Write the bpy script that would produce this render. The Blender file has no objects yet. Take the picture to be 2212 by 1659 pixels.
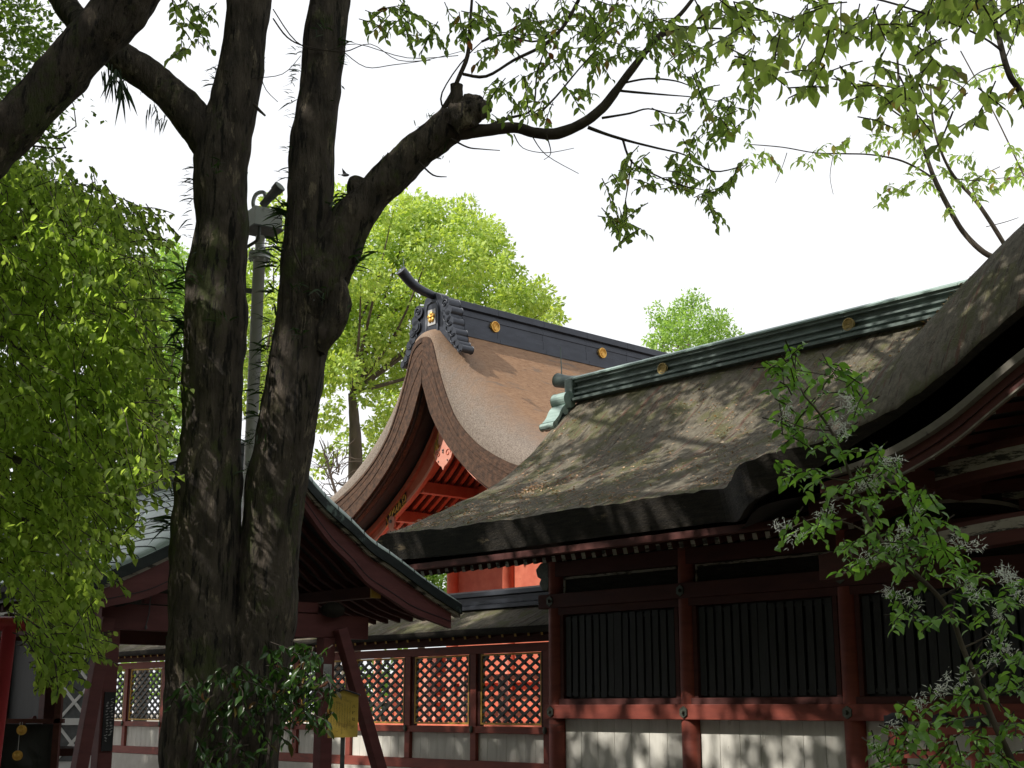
import bpy, math, random
import numpy as np
from mathutils import Vector, Matrix, noise as mnoise
R = math.radians
sc = bpy.context.scene
COL = sc.collection
# ------------------------------------------------------------ camera
FPX = 2950.0                       # focal length in pixels of a 2212 px wide picture
TH = math.atan(700/FPX); CZ = 1.6
cam = bpy.data.cameras.new('camera'); cam.sensor_width = 36; cam.lens = FPX/2212*36
cam.clip_start = .05; cam.clip_end = 2000
co = bpy.data.objects.new('camera', cam); COL.objects.link(co)
co.location = (0, 0, CZ); co.rotation_euler = (math.pi/2+TH, 0, 0); sc.camera = co
# ------------------------------------------------------------ sky, sun, exposure
SUN_EL = R(46); SUN_AZ = math.atan2(-.906, -.421)      # measured from +Y towards +X
S = Vector((math.sin(SUN_AZ)*math.cos(SUN_EL), math.cos(SUN_AZ)*math.cos(SUN_EL), math.sin(SUN_EL)))
w = bpy.data.worlds.new('World'); sc.world = w; w.use_nodes = True
nt = w.node_tree; nt.nodes.clear()
sky = nt.nodes.new('ShaderNodeTexSky'); sky.sky_type = 'NISHITA'; sky.sun_disc = False
sky.sun_elevation = SUN_EL; sky.sun_rotation = SUN_AZ; sky.air_density = 1.3; sky.dust_density = 6; sky.ozone_density = 1
tc = nt.nodes.new('ShaderNodeTexCoord'); mp = nt.nodes.new('ShaderNodeMapping'); mp.inputs['Scale'].default_value = (1, 1, 3)
cl = nt.nodes.new('ShaderNodeTexNoise'); cl.inputs['Scale'].default_value = 1.3; cl.inputs['Detail'].default_value = 5
cr = nt.nodes.new('ShaderNodeMapRange'); cr.inputs[1].default_value = .3; cr.inputs[2].default_value = .6; cr.inputs[3].default_value = .8; cr.inputs[4].default_value = 1
mx = nt.nodes.new('ShaderNodeMixRGB'); mx.inputs[2].default_value = (7.5, 7.6, 7.8, 1)   # thin bright cloud over the blue
bg = nt.nodes.new('ShaderNodeBackground'); bg.inputs['Strength'].default_value = .12
wo = nt.nodes.new('ShaderNodeOutputWorld')
L = nt.links.new
L(tc.outputs['Generated'], mp.inputs[0]); L(mp.outputs[0], cl.inputs['Vector']); L(cl.outputs[0], cr.inputs[0])
L(cr.outputs[0], mx.inputs[0]); L(sky.outputs[0], mx.inputs[1]); L(mx.outputs[0], bg.inputs[0]); L(bg.outputs[0], wo.inputs[0])
sl = bpy.data.lights.new('sun', 'SUN'); sl.energy = 4.2; sl.angle = R(.55); sl.color = (1, .95, .86)
so = bpy.data.objects.new('sun', sl); COL.objects.link(so); so.rotation_euler = S.to_track_quat('Z', 'Y').to_euler(); so.location = (0, 0, 40)
sc.view_settings.view_transform = 'Standard'; sc.view_settings.look = 'None'
sc.view_settings.exposure = 0.34; sc.view_settings.gamma = 1
sc.cycles.use_denoising = True
sc.cycles.max_bounces = 7; sc.cycles.diffuse_bounces = 4; sc.cycles.transmission_bounces = 4; sc.cycles.transparent_max_bounces = 6
# ------------------------------------------------------------ helpers
rng = np.random.default_rng(7); rnd = random.Random(5)
D1 = (.6726, -.740); D2 = (.740, .6726)     # along the hall front / square to it, away from the viewer
ROT = math.atan2(D1[1], D1[0])
cT, sT = math.cos(TH), math.sin(TH)
def at(u, v, Y):
    x = (u-1106)/FPX; y = (829.5-v)/FPX; f = cT-y*sT
    return Vector((x/f*Y, Y, CZ+(sT+y*cT)/f*Y))
def px(n, Y): return n/3032*Y
def curve1(pts):
    xs = [p[0] for p in pts]; ys = [p[1] for p in pts]; n = len(xs)
    m = []
    for i in range(n):
        a = max(0, i-1); b = min(n-1, i+1); m.append((ys[b]-ys[a])/(xs[b]-xs[a]))
    def f(x):
        if x <= xs[0]: return ys[0]+m[0]*(x-xs[0])
        if x >= xs[-1]: return ys[-1]+m[-1]*(x-xs[-1])
        i = 0
        while x > xs[i+1]: i += 1
        h = xs[i+1]-xs[i]; t = (x-xs[i])/h
        return ((2*t**3-3*t*t+1)*ys[i]+(t**3-2*t*t+t)*h*m[i]+(-2*t**3+3*t*t)*ys[i+1]+(t**3-t*t)*h*m[i+1])
    return f
def smax(a, b, k=.3):
    h = min(1, max(0, .5+.5*(b-a)/k)); return a*(1-h)+b*h+k*h*(1-h)
def catmull(P, n):
    P = [Vector(p) for p in P]; out = []
    for i in range(len(P)-1):
        p0 = P[max(0, i-1)]; p1 = P[i]; p2 = P[i+1]; p3 = P[min(len(P)-1, i+2)]
        for k in range(n):
            t = k/n
            out.append(.5*((2*p1)+(p2-p0)*t+(2*p0-5*p1+4*p2-p3)*t*t+(3*p1-p0-3*p2+p3)*t**3))
    out.append(P[-1]); return out
def root(name, label, cat, loc=(0, 0, 0), rz=0, group=None):
    o = bpy.data.objects.new(name, None); COL.objects.link(o); o.location = loc; o.rotation_euler = (0, 0, rz)
    o.empty_display_size = .2; tag(o, label, cat, group); return o
def tag(o, label=None, cat=None, group=None, kind=None):
    if label: o['label'] = label
    if cat: o['category'] = cat
    if group: o['group'] = group
    if kind: o['kind'] = kind
    return o
class MB:
    def __init__(s): s.v = []; s.f = []; s.m = []
    def add(s, vs, fs, mi=0):
        b = len(s.v); s.v += [tuple(v) for v in vs]; s.f += [tuple(b+i for i in f) for f in fs]; s.m += [mi]*len(fs)
    def box(s, x0, x1, y0, y1, z0, z1, mi=0):
        s.add([(x, y, z) for x in (x0, x1) for y in (y0, y1) for z in (z0, z1)],
              [(0, 1, 3, 2), (4, 6, 7, 5), (0, 4, 5, 1), (2, 3, 7, 6), (0, 2, 6, 4), (1, 5, 7, 3)], mi)
    def beam(s, p, q, w, h, up=(0, 0, 1), mi=0, mend=None):
        p = Vector(p); q = Vector(q); d = (q-p).normalized(); sd = d.cross(Vector(up)).normalized(); u = sd.cross(d)
        vs = [c+sd*a*w/2+u*b*h/2 for c in (p, q) for a, b in ((-1, -1), (1, -1), (1, 1), (-1, 1))]
        s.add(vs, [(0, 1, 5, 4), (1, 2, 6, 5), (2, 3, 7, 6), (3, 0, 4, 7), (3, 2, 1, 0)], mi)
        s.add(vs[4:], [(0, 1, 2, 3)], mi if mend is None else mend)
    def tube(s, P, rad, n=8, mi=0, amp=0, fr=3, cap=True):
        P = [Vector(p) for p in P]; rings = []
        up = None
        for i, p in enumerate(P):
            d = (P[min(i+1, len(P)-1)]-P[max(i-1, 0)]).normalized()
            if up is None: up = Vector((0, 0, 1)) if abs(d.z) < .9 else Vector((0, 1, 0))
            a = d.cross(up).normalized(); b = a.cross(d).normalized(); up = b
            r = rad[i] if hasattr(rad, '__len__') else rad
            ring = []
            for k in range(n):
                t = 2*math.pi*k/n; dr = a*math.cos(t)+b*math.sin(t); q = p+dr*r
                if amp:
                    q = q+dr*(r*amp*(mnoise.noise(q*fr)+.5*mnoise.noise(q*fr*3.1)+.45*mnoise.noise(Vector((q.x*26, q.y*26, q.z*7)))))
                ring.append(q)
            rings.append(ring)
        vs = [q for r_ in rings for q in r_]; fs = []
        for i in range(len(P)-1):
            for k in range(n):
                fs.append((i*n+k, i*n+(k+1) % n, (i+1)*n+(k+1) % n, (i+1)*n+k))
        if cap: fs.append(tuple(range(n))); fs.append(tuple(reversed(range((len(P)-1)*n, len(P)*n))))
        s.add(vs, fs, mi)
    def cyl(s, p, q, r0, r1=None, n=20, mi=0): s.tube([p, q], [r0, r0 if r1 is None else r1], n, mi)
    def extrude(s, pts, f3, d, mi=0):
        """pts: 2-D outline; f3: (a,b,c)->3-D point; d: (c0,c1)"""
        n = len(pts); vs = [f3(a, b, c) for c in d for a, b in pts]
        s.add(vs, [tuple(range(n)), tuple(reversed(range(n, 2*n)))]+[(i, i+n, (i+1) % n+n, (i+1) % n) for i in range(n)], mi)
    def strip(s, top, bot, f3, d, mi=0):
        """a curved board between two polylines"""
        n = len(top)
        for i in range(n-1):
            q = [top[i], top[i+1], bot[i+1], bot[i]]
            vs = [f3(a, b, c) for c in d for a, b in q]
            fs = [(0, 1, 2, 3), (7, 6, 5, 4), (0, 4, 5, 1), (2, 6, 7, 3)]
            if i == 0: fs.append((0, 3, 7, 4))
            if i == n-2: fs.append((1, 5, 6, 2))
            s.add(vs, fs, mi)
    def sphere(s, c, r, n=12, mi=0, sq=(1, 1, 1)):
        vs = [(c[0], c[1], c[2]+r*sq[2])]; m = n//2
        for i in range(1, m):
            for k in range(n):
                a = math.pi*i/m; b = 2*math.pi*k/n
                vs.append((c[0]+r*sq[0]*math.sin(a)*math.cos(b), c[1]+r*sq[1]*math.sin(a)*math.sin(b), c[2]+r*sq[2]*math.cos(a)))
        vs.append((c[0], c[1], c[2]-r*sq[2])); fs = []
        for k in range(n):
            fs.append((0, 1+k, 1+(k+1) % n)); fs.append((len(vs)-1, 1+(m-2)*n+(k+1) % n, 1+(m-2)*n+k))
            for i in range(m-2): fs.append((1+i*n+k, 1+(i+1)*n+k, 1+(i+1)*n+(k+1) % n, 1+i*n+(k+1) % n))
        s.add(vs, fs, mi)
    def build(s, name, mats, parent=None, smooth=False, off=None, bevel=0, label=None):
        me = bpy.data.meshes.new(name)
        v = s.v if off is None else [(a-off[0], b-off[1], c-off[2]) for a, b, c in s.v]
        me.from_pydata(v, [], s.f)
        mats = mats if isinstance(mats, (list, tuple)) else [mats]
        for m in mats: me.materials.append(m)
        me.polygons.foreach_set('material_index', s.m)
        if smooth: me.polygons.foreach_set('use_smooth', [True]*len(me.polygons))
        me.update()
        o = bpy.data.objects.new(name, me); COL.objects.link(o); o.parent = parent
        if bevel:
            b = o.modifiers.new('bevel', 'BEVEL'); b.width = bevel; b.segments = 2; b.limit_method = 'ANGLE'; b.angle_limit = R(40)
        if label: o['label'] = label
        return o
def bx(name, m, parent, *a, bevel=0, label=None):
    b = MB(); b.box(*a); return b.build(name, m, parent, bevel=bevel, label=label)
# ------------------------------------------------------------ materials
def node(t, typ, **k):
    n = t.nodes.new(typ)
    for a, b in k.items(): n.inputs[a].default_value = b
    return n
def pm(name, c1, c2, scale=(4, 4, 4), detail=6, rough=.8, bump=.0, bscale=None, lo=.35, hi=.65, metal=0, spots=None, third=None, coat=0):
    """paint/wood/stone: two noise-mixed colours, optional stains (colour, scale, threshold), bump"""
    m = bpy.data.materials.new(name); m.use_nodes = True; t = m.node_tree; b = t.nodes['Principled BSDF']
    b.inputs['Roughness'].default_value = rough; b.inputs['Metallic'].default_value = metal
    if coat: b.inputs['Coat Weight'].default_value = coat
    tc = t.nodes.new('ShaderNodeTexCoord'); mp = t.nodes.new('ShaderNodeMapping'); mp.inputs['Scale'].default_value = scale
    t.links.new(tc.outputs['Object'], mp.inputs[0])
    n = t.nodes.new('ShaderNodeTexNoise'); n.inputs['Scale'].default_value = 1; n.inputs['Detail'].default_value = detail; n.inputs['Roughness'].default_value = .62
    t.links.new(mp.outputs[0], n.inputs['Vector'])
    r = t.nodes.new('ShaderNodeMapRange'); r.inputs[1].default_value = lo; r.inputs[2].default_value = hi; t.links.new(n.outputs[0], r.inputs[0])
    x = t.nodes.new('ShaderNodeMixRGB'); x.inputs[1].default_value = (*c1, 1); x.inputs[2].default_value = (*c2, 1); t.links.new(r.outputs[0], x.inputs[0])
    out = x.outputs[0]
    for sp in ([spots] if spots and not isinstance(spots, list) else (spots or [])):
        cs, ss, th = sp
        n2 = t.nodes.new('ShaderNodeTexNoise'); n2.inputs['Scale'].default_value = 1; n2.inputs['Detail'].default_value = 7; n2.inputs['Roughness'].default_value = .7
        mp2 = t.nodes.new('ShaderNodeMapping'); mp2.inputs['Scale'].default_value = ss if hasattr(ss, '__len__') else (ss, ss, ss)
        mp2.inputs['Location'].default_value = (th*31, 3.7, 1.1)
        t.links.new(tc.outputs['Object'], mp2.inputs[0]); t.links.new(mp2.outputs[0], n2.inputs['Vector'])
        r2 = t.nodes.new('ShaderNodeMapRange'); r2.inputs[1].default_value = th; r2.inputs[2].default_value = th+.07; t.links.new(n2.outputs[0], r2.inputs[0])
        x2 = t.nodes.new('ShaderNodeMixRGB'); x2.inputs[2].default_value = (*cs, 1); t.links.new(r2.outputs[0], x2.inputs[0]); t.links.new(out, x2.inputs[1]); out = x2.outputs[0]
    t.links.new(out, b.inputs['Base Color'])
    if bump:
        n3 = t.nodes.new('ShaderNodeTexNoise'); n3.inputs['Scale'].default_value = 1; n3.inputs['Detail'].default_value = 8; n3.inputs['Roughness'].default_value = .7
        mp3 = t.nodes.new('ShaderNodeMapping'); mp3.inputs['Scale'].default_value = bscale or scale
        t.links.new(tc.outputs['Object'], mp3.inputs[0]); t.links.new(mp3.outputs[0], n3.inputs['Vector'])
        bp = t.nodes.new('ShaderNodeBump'); bp.inputs['Strength'].default_value = 1; bp.inputs['Distance'].default_value = bump
        t.links.new(n3.outputs[0], bp.inputs['Height']); t.links.new(bp.outputs[0], b.inputs['Normal'])
    return m
def leafmat(name, c1, c2, c3=None, trans=.45, rough=.45, tcol=None):
    m = bpy.data.materials.new(name); m.use_nodes = True; t = m.node_tree; b = t.nodes['Principled BSDF']
    b.inputs['Roughness'].default_value = rough
    g = t.nodes.new('ShaderNodeNewGeometry'); r = t.nodes.new('ShaderNodeValToRGB')
    r.color_ramp.elements[0].color = (*c1, 1); r.color_ramp.elements[1].color = (*c2, 1)
    if c3: e = r.color_ramp.elements.new(.93); e.color = (*c2, 1); r.color_ramp.elements[-1].position = 1; r.color_ramp.elements[-1].color = (*c3, 1)
    t.links.new(g.outputs['Random Per Island'], r.inputs[0]); t.links.new(r.outputs[0], b.inputs['Base Color'])
    tr = t.nodes.new('ShaderNodeBsdfTranslucent'); hs = t.nodes.new('ShaderNodeMixRGB'); hs.blend_type = 'MULTIPLY'; hs.inputs[0].default_value = 1
    hs.inputs[2].default_value = (*(tcol or (1.75, 1.8, .85)), 1)
    t.links.new(r.outputs[0], hs.inputs[1]); t.links.new(hs.outputs[0], tr.inputs[0])
    mxs = t.nodes.new('ShaderNodeMixShader'); mxs.inputs[0].default_value = trans
    t.links.new(b.outputs[0], mxs.inputs[1]); t.links.new(tr.outputs[0], mxs.inputs[2]); t.links.new(mxs.outputs[0], t.nodes['Material Output'].inputs[0])
    return m
M = {}
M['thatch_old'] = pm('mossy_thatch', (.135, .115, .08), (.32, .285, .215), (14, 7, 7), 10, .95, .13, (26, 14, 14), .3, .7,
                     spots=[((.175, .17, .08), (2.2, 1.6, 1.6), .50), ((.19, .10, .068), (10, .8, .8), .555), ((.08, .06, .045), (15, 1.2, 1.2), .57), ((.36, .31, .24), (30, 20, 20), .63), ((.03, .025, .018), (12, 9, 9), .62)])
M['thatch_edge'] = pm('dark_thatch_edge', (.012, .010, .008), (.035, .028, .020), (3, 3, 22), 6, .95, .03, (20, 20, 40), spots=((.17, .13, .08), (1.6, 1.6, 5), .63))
M['thatch_new'] = pm('cypress_bark', (.235, .12, .054), (.37, .215, .115), (30, 5, 5), 9, .62, .03, (90, 20, 20), .3, .7, spots=[((.17, .075, .036), (30, 9, 9), .58), ((.20, .13, .085), (7, .9, .9), .57), ((.34, .20, .11), (1.2, 1.2, 1.2), .6), ((.58, .40, .26), (60, 30, 30), .64)])
M['bark_edge'] = pm('bark_edge', (.038, .018, .010), (.125, .062, .034), (9, 9, 9), 10, .8, .03, (40, 40, 40), spots=((.34, .21, .12), (26, 26, 70), .68))
def honden_roof_mat():
    m = M['thatch_new'].copy(); m.name = 'weathered_sheen_bark'; t = m.node_tree
    b = t.nodes['Principled BSDF']; src = b.inputs['Base Color'].links[0].from_socket
    tc = [n for n in t.nodes if n.type == 'TEX_COORD'][0]; sp = t.nodes.new('ShaderNodeSeparateXYZ'); t.links.new(tc.outputs['Object'], sp.inputs[0])
    n = t.nodes.new('ShaderNodeTexNoise'); n.inputs['Scale'].default_value = 2.2; n.inputs['Detail'].default_value = 9; n.inputs['Roughness'].default_value = .75; t.links.new(tc.outputs['Object'], n.inputs[0])
    # weathering and a grazing sheen painted as one grey band widening down the verge: y - .35*(10-z) noise
    a = t.nodes.new('ShaderNodeMath'); a.operation = 'MULTIPLY_ADD'; a.inputs[1].default_value = .30; a.inputs[2].default_value = -3.55; t.links.new(sp.outputs[2], a.inputs[0])
    c = t.nodes.new('ShaderNodeMath'); c.operation = 'ADD'; t.links.new(sp.outputs[1], c.inputs[0]); t.links.new(a.outputs[0], c.inputs[1])
    d = t.nodes.new('ShaderNodeMath'); d.operation = 'MULTIPLY_ADD'; d.inputs[1].default_value = 1.6; t.links.new(n.outputs[0], d.inputs[0]); t.links.new(c.outputs[0], d.inputs[2])
    r = t.nodes.new('ShaderNodeMapRange'); r.inputs[1].default_value = -.2; r.inputs[2].default_value = 1.2; r.inputs[3].default_value = 1; r.inputs[4].default_value = 0; t.links.new(d.outputs[0], r.inputs[0])
    n2 = t.nodes.new('ShaderNodeTexNoise'); n2.inputs['Scale'].default_value = 30; n2.inputs['Detail'].default_value = 8; n2.inputs['Roughness'].default_value = .75; t.links.new(tc.outputs['Object'], n2.inputs[0])
    rr = t.nodes.new('ShaderNodeValToRGB'); rr.color_ramp.elements[0].position = .35; rr.color_ramp.elements[0].color = (.10, .068, .048, 1); rr.color_ramp.elements[1].position = .7; rr.color_ramp.elements[1].color = (.36, .30, .25, 1); t.links.new(n2.outputs[0], rr.inputs[0])
    x = t.nodes.new('ShaderNodeMixRGB'); t.links.new(r.outputs[0], x.inputs[0]); t.links.new(src, x.inputs[1]); t.links.new(rr.outputs[0], x.inputs[2]); t.links.new(x.outputs[0], b.inputs['Base Color'])
    return m
M['thatch_honden'] = honden_roof_mat()
M['verm'] = pm('vermilion_paint', (.50, .115, .065), (.60, .17, .10), (3, 3, 3), 5, .6, .002, (12, 12, 12), spots=((.40, .09, .06), (2, 2, 8), .62))
M['pink'] = pm('faded_vermilion', (.66, .27, .20), (.72, .33, .25), (6, 6, 6), 5, .6)
M['oldred'] = pm('aged_red_paint', (.20, .040, .026), (.27, .058, .036), (2, 2, 9), 7, .6, .003, (6, 6, 30), spots=[((.13, .04, .03), (1.5, 1.5, 6), .62), ((.42, .2, .16), (5, 5, 22), .7)])
M['darkred'] = pm('dark_red_wood', (.07, .018, .015), (.10, .026, .020), (2, 2, 9), 7, .7, .003, (6, 6, 30))
M['maroon'] = pm('maroon_paint', (.125, .034, .034), (.17, .05, .048), (2, 2, 10), 7, .65, .003, (7, 7, 40), spots=((.13, .05, .045), (2, 2, 9), .62))
M['torii'] = pm('torii_red', (.45, .035, .05), (.52, .05, .06), (3, 3, 3), 4, .45)
M['copper'] = pm('verdigris_copper', (.085, .112, .104), (.17, .22, .205), (3, 3, 8), 7, .55, .004, (10, 10, 10), spots=[((.05, .058, .055), (1.2, 5, 9), .60), ((.27, .38, .34), (1.5, 1.5, 14), .64)], metal=.25)
M['copper_roof'] = pm('copper_sheet', (.27, .34, .31), (.38, .47, .43), (1.5, 1.5, 4), 6, .42, .002, spots=((.28, .37, .33), (2, 2, 6), .62), metal=.3)
M['black'] = pm('black_lacquer', (.012, .013, .017), (.022, .023, .028), (5, 5, 5), 4, .5)
M['ridgemetal'] = pm('dark_slate_metal', (.030, .034, .045), (.048, .054, .07), (2, 2, 6), 5, .38, .002, spots=((.10, .12, .14), (1, 1, 16), .68), metal=.35)
M['gold'] = pm('gold_leaf', (.75, .42, .08), (.85, .52, .14), (20, 20, 20), 4, .35, metal=.6)
M['oldgold'] = pm('tarnished_gold', (.30, .22, .08), (.42, .31, .11), (20, 20, 20), 4, .5, metal=.4)
M['yellow'] = pm('yellow_ochre', (.60, .36, .06), (.68, .42, .09), (6, 6, 6), 4, .6)
M['white'] = pm('white_plank', (.60, .58, .52), (.72, .70, .64), (7, 7, 1.2), 6, .7, .002, (40, 40, 4), spots=[((.16, .09, .06), (18, 18, 3), .665), ((.40, .38, .32), (3, 3, 1.2), .62)])
M['plaster'] = pm('white_plaster', (.72, .71, .70), (.80, .79, .78), (2, 2, 2), 4, .8)
M['peel'] = pm('peeling_white_paint', (.30, .27, .22), (.40, .36, .30), (5, 5, 5), 6, .8, spots=((.04, .035, .03), (3, 3, 14), .5))
M['shadegrey'] = pm('shaded_white_paint', (.17, .155, .13), (.24, .22, .18), (5, 5, 5), 6, .8, spots=((.06, .05, .04), (7, 7, 7), .62))  # white strip greyed to paint in the verge shade, with dark specks
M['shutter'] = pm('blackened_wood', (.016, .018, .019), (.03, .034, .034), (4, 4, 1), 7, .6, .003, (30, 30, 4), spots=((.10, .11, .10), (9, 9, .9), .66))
M['lattice'] = pm('dark_green_lattice', (.020, .028, .024), (.032, .042, .036), (9, 9, 9), 4, .45)
M['metal'] = pm('bronze_fitting', (.08, .09, .075), (.13, .14, .11), (20, 20, 20), 4, .5, metal=.5)
M['bark'] = pm('tree_bark', (.034, .026, .020), (.145, .115, .09), (14, 14, 4), 10, .95, .06, (30, 30, 8), .32, .68, spots=[((.085, .095, .035), (3, 3, 2), .54), ((.27, .22, .155), (11, 11, 3.5), .58), ((.34, .27, .17), (5, 5, 2), .66), ((.012, .009, .007), (22, 22, 3), .53)])
M['twig'] = pm('twig_bark', (.035, .026, .020), (.065, .05, .04), (9, 9, 9), 5, .9)
M['bark_far'] = pm('far_bark', (.06, .045, .035), (.12, .095, .07), (3, 3, 1), 6, .9)
M['galv'] = pm('galvanised_paint', (.58, .59, .62), (.66, .67, .70), (4, 4, 2), 5, .42, spots=((.20, .21, .22), (3, 3, 2), .62), metal=.2)
M['galvdark'] = pm('dull_grey_metal', (.10, .105, .11), (.15, .155, .16), (8, 8, 8), 5, .5, metal=.3)
M['glass'] = pm('lamp_glass', (.55, .58, .6), (.62, .65, .67), (4, 4, 4), 2, .15)
M['signboard'] = pm('yellow_board', (.62, .42, .07), (.70, .50, .11), (3, 3, 9), 6, .55, spots=((.42, .27, .06), (3, 3, 6), .63))
M['ink'] = pm('ink', (.03, .022, .012), (.05, .035, .02), (3, 3, 3), 2, .7)
M['paper'] = pm('grey_notice', (.42, .42, .42), (.5, .5, .5), (9, 9, 9), 3, .7)
M['gravel'] = pm('gravel', (.17, .15, .12), (.25, .22, .18), (40, 40, 40), 8, .95, .02, (60, 60, 60), spots=((.10, .09, .05), .9, .55))
M['stone'] = pm('pale_stone', (.48, .45, .40), (.58, .55, .50), (3, 3, 3), 6, .85, .003)
M['lf_near'] = leafmat('leaf_mid_green', (.14, .22, .045), (.40, .52, .15), None, .70, .78)
M['lf_big'] = leafmat('leaf_pale_green', (.20, .28, .10), (.38, .47, .20), (.24, .17, .08), .72, .6)
M['lf_top'] = leafmat('leaf_spring_green', (.14, .22, .065), (.28, .38, .13), (.20, .07, .04), .66, .6)
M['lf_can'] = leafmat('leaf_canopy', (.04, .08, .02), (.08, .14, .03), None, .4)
M['lf_camp'] = leafmat('camphor_leaf', (.22, .35, .06), (.56, .68, .19), None, .42, .5, (1.4, 1.35, .6))
M['lf_back'] = leafmat('leaf_bright_green', (.12, .23, .04), (.32, .47, .12), None, .42)
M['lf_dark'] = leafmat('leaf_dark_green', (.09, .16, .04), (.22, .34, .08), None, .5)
M['lf_shrub'] = leafmat('leaf_glossy', (.022, .06, .014), (.06, .13, .03), (.16, .05, .02), .25, .28)
M['lf_fringe'] = leafmat('leaf_fresh', (.085, .20, .035), (.22, .40, .09), None, .4, .35)
M['lf_fern'] = leafmat('fern_blade', (.012, .03, .010), (.035, .075, .02), None, .3, .5)
M['petal'] = leafmat('white_petal', (.80, .82, .76), (.92, .93, .88), None, .5, .6, (1, 1, 1))
M['litter'] = leafmat('dry_leaf', (.24, .11, .055), (.60, .40, .25), (.7, .62, .5), .1, .8)

# ------------------------------------------------------------ leaves
T_FULL = (np.array([(0, 0, 0), (.2, 0, .01), (.2, .38, .09), (.2, -.38, .09), (.5, 0, 0), (.5, .5, .10), (.5, -.5, .10), (.78, 0, -.05), (.78, .27, .01), (.78, -.27, .01), (1, 0, -.16)], float),
          [(0, 1, 2), (0, 3, 1), (1, 4, 5, 2), (1, 3, 6, 4), (4, 7, 8, 5), (4, 6, 9, 7), (7, 10, 8), (7, 9, 10)])
T_DIA = (np.array([(0, 0, 0), (.45, -.5, .04), (1, 0, -.06), (.45, .5, .04)], float), [(0, 1, 2, 3)])
def norm(a): return a/np.maximum(1e-9, np.linalg.norm(a, axis=1))[:, None]
def leafmesh(name, P, Dr, size, mat, parent=None, off=(0, 0, 0), width=.5, tmpl=T_FULL, Nr=None, roll=.8):
    P = np.asarray(P, float)-np.array(off); n = len(P); Dr = norm(np.asarray(Dr, float))
    if Nr is None: Nr = np.tile([0, 0, 1.], (n, 1))
    Nr = Nr+rng.normal(0, roll, (n, 3))
    Sd = norm(np.cross(Nr, Dr)); Up = np.cross(Dr, Sd)
    s = np.broadcast_to(np.asarray(size, float), (n,))*rng.uniform(.65, 1.2, n)
    tv, tf = tmpl; k = len(tv)
    V = P[:, None]+s[:, None, None]*(tv[None, :, 0:1]*Dr[:, None]+tv[None, :, 1:2]*width*Sd[:, None]+tv[None, :, 2:3]*Up[:, None])
    V = V.reshape(-1, 3)
    lens = np.array([len(f) for f in tf]); idx = np.array([i for f in tf for i in f])
    loops = (np.arange(n)[:, None]*k+idx[None]).ravel(); tot = np.tile(lens, n)
    me = bpy.data.meshes.new(name); me.vertices.add(len(V)); me.vertices.foreach_set('co', V.ravel())
    me.loops.add(len(loops)); me.loops.foreach_set('vertex_index', loops.astype(np.int32))
    me.polygons.add(len(tot)); me.polygons.foreach_set('loop_start', np.concatenate([[0], np.cumsum(tot)[:-1]]).astype(np.int32))
    me.polygons.foreach_set('loop_total', tot.astype(np.int32)); me.update(calc_edges=True); me.validate()
    me.materials.append(mat)
    o = bpy.data.objects.new(name, me); COL.objects.link(o); o.parent = parent; return o
def join_twigs(crown, mb, mat, off):
    if not mb.f: return
    t = mb.build('t', mat, crown.parent, off=off)
    with bpy.context.temp_override(active_object=crown, selected_editable_objects=[crown, t], object=crown, selected_objects=[crown, t]): bpy.ops.object.join()
def inpoly(x, y, poly):
    c = False; j = len(poly)-1
    for i in range(len(poly)):
        if (poly[i][1] > y) != (poly[j][1] > y) and x < (poly[j][0]-poly[i][0])*(y-poly[i][1])/(poly[j][1]-poly[i][1])+poly[i][0]: c = not c
        j = i
    return c
def spray(c, n, r, twig=None, d=None, hang=.6):
    """a leafy twig: n leaves alternating along a short drooping stem; returns points and directions"""
    d = Vector(d) if d is not None else Vector((rnd.uniform(-1, 1), rnd.uniform(-1, 1), rnd.uniform(-.7, .2)))
    d.normalize(); P = []; Q = []
    p = Vector(c)-d*r; st = 2*r/n; path = [p.copy()]
    sdv = d.cross(Vector((0, 0, 1))); sdv = sdv.normalized() if sdv.length > .1 else Vector((1, 0, 0))
    for i in range(n):
        d = (d+Vector((rnd.gauss(0, .12), rnd.gauss(0, .12), -.06))).normalized(); p = p+d*st; path.append(p.copy())
        sg = 1 if i % 2 else -1
        q = d*.55+sdv*sg*rnd.uniform(.5, 1)+Vector((rnd.gauss(0, .25), rnd.gauss(0, .25), -hang*rnd.uniform(.3, 1.2)))
        P.append(tuple(p)); Q.append(tuple(q))
    if twig is not None: twig.tube(path[::3]+[path[-1]], .0035, 3, cap=False)
    return P, Q
def bough(points_r, n, leafn, r, twig, hang=.6):
    P = []; Q = []
    for c in points_r:
        a, b = spray(c, leafn, r, twig, None, hang); P += a; Q += b
    return P, Q
def lobes(cs, per_m2, jit=.12):
    """leaf points over lobes (centre, radius): a noisy shell, facing outward"""
    P = []; Nn = []
    for c, r in cs:
        n = int(per_m2*4*math.pi*r*r); d = norm(rng.normal(0, 1, (n, 3)))
        rr = r*(1+rng.normal(0, jit, n)-.25*rng.random(n)**2)
        k = norm(rng.normal(0, 1, (14, 3)))       # light and dark tufts on the lobe
        q = (d@k.T).max(1); rr = rr*(.80+.24*np.clip((q-.6)/.35, 0, 1))
        p = np.array(c)+d*rr[:, None]*np.array([1, 1, .9])
        P.append(p); Nn.append(d)
    return np.concatenate(P), np.concatenate(Nn)

# ------------------------------------------------------------ ground
g = MB(); g.add([(-300, -100, 0), (300, -100, 0), (300, 500, 0), (-300, 500, 0)], [(0, 1, 2, 3)])
tag(g.build('ground', M['gravel']), kind='structure')

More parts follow.
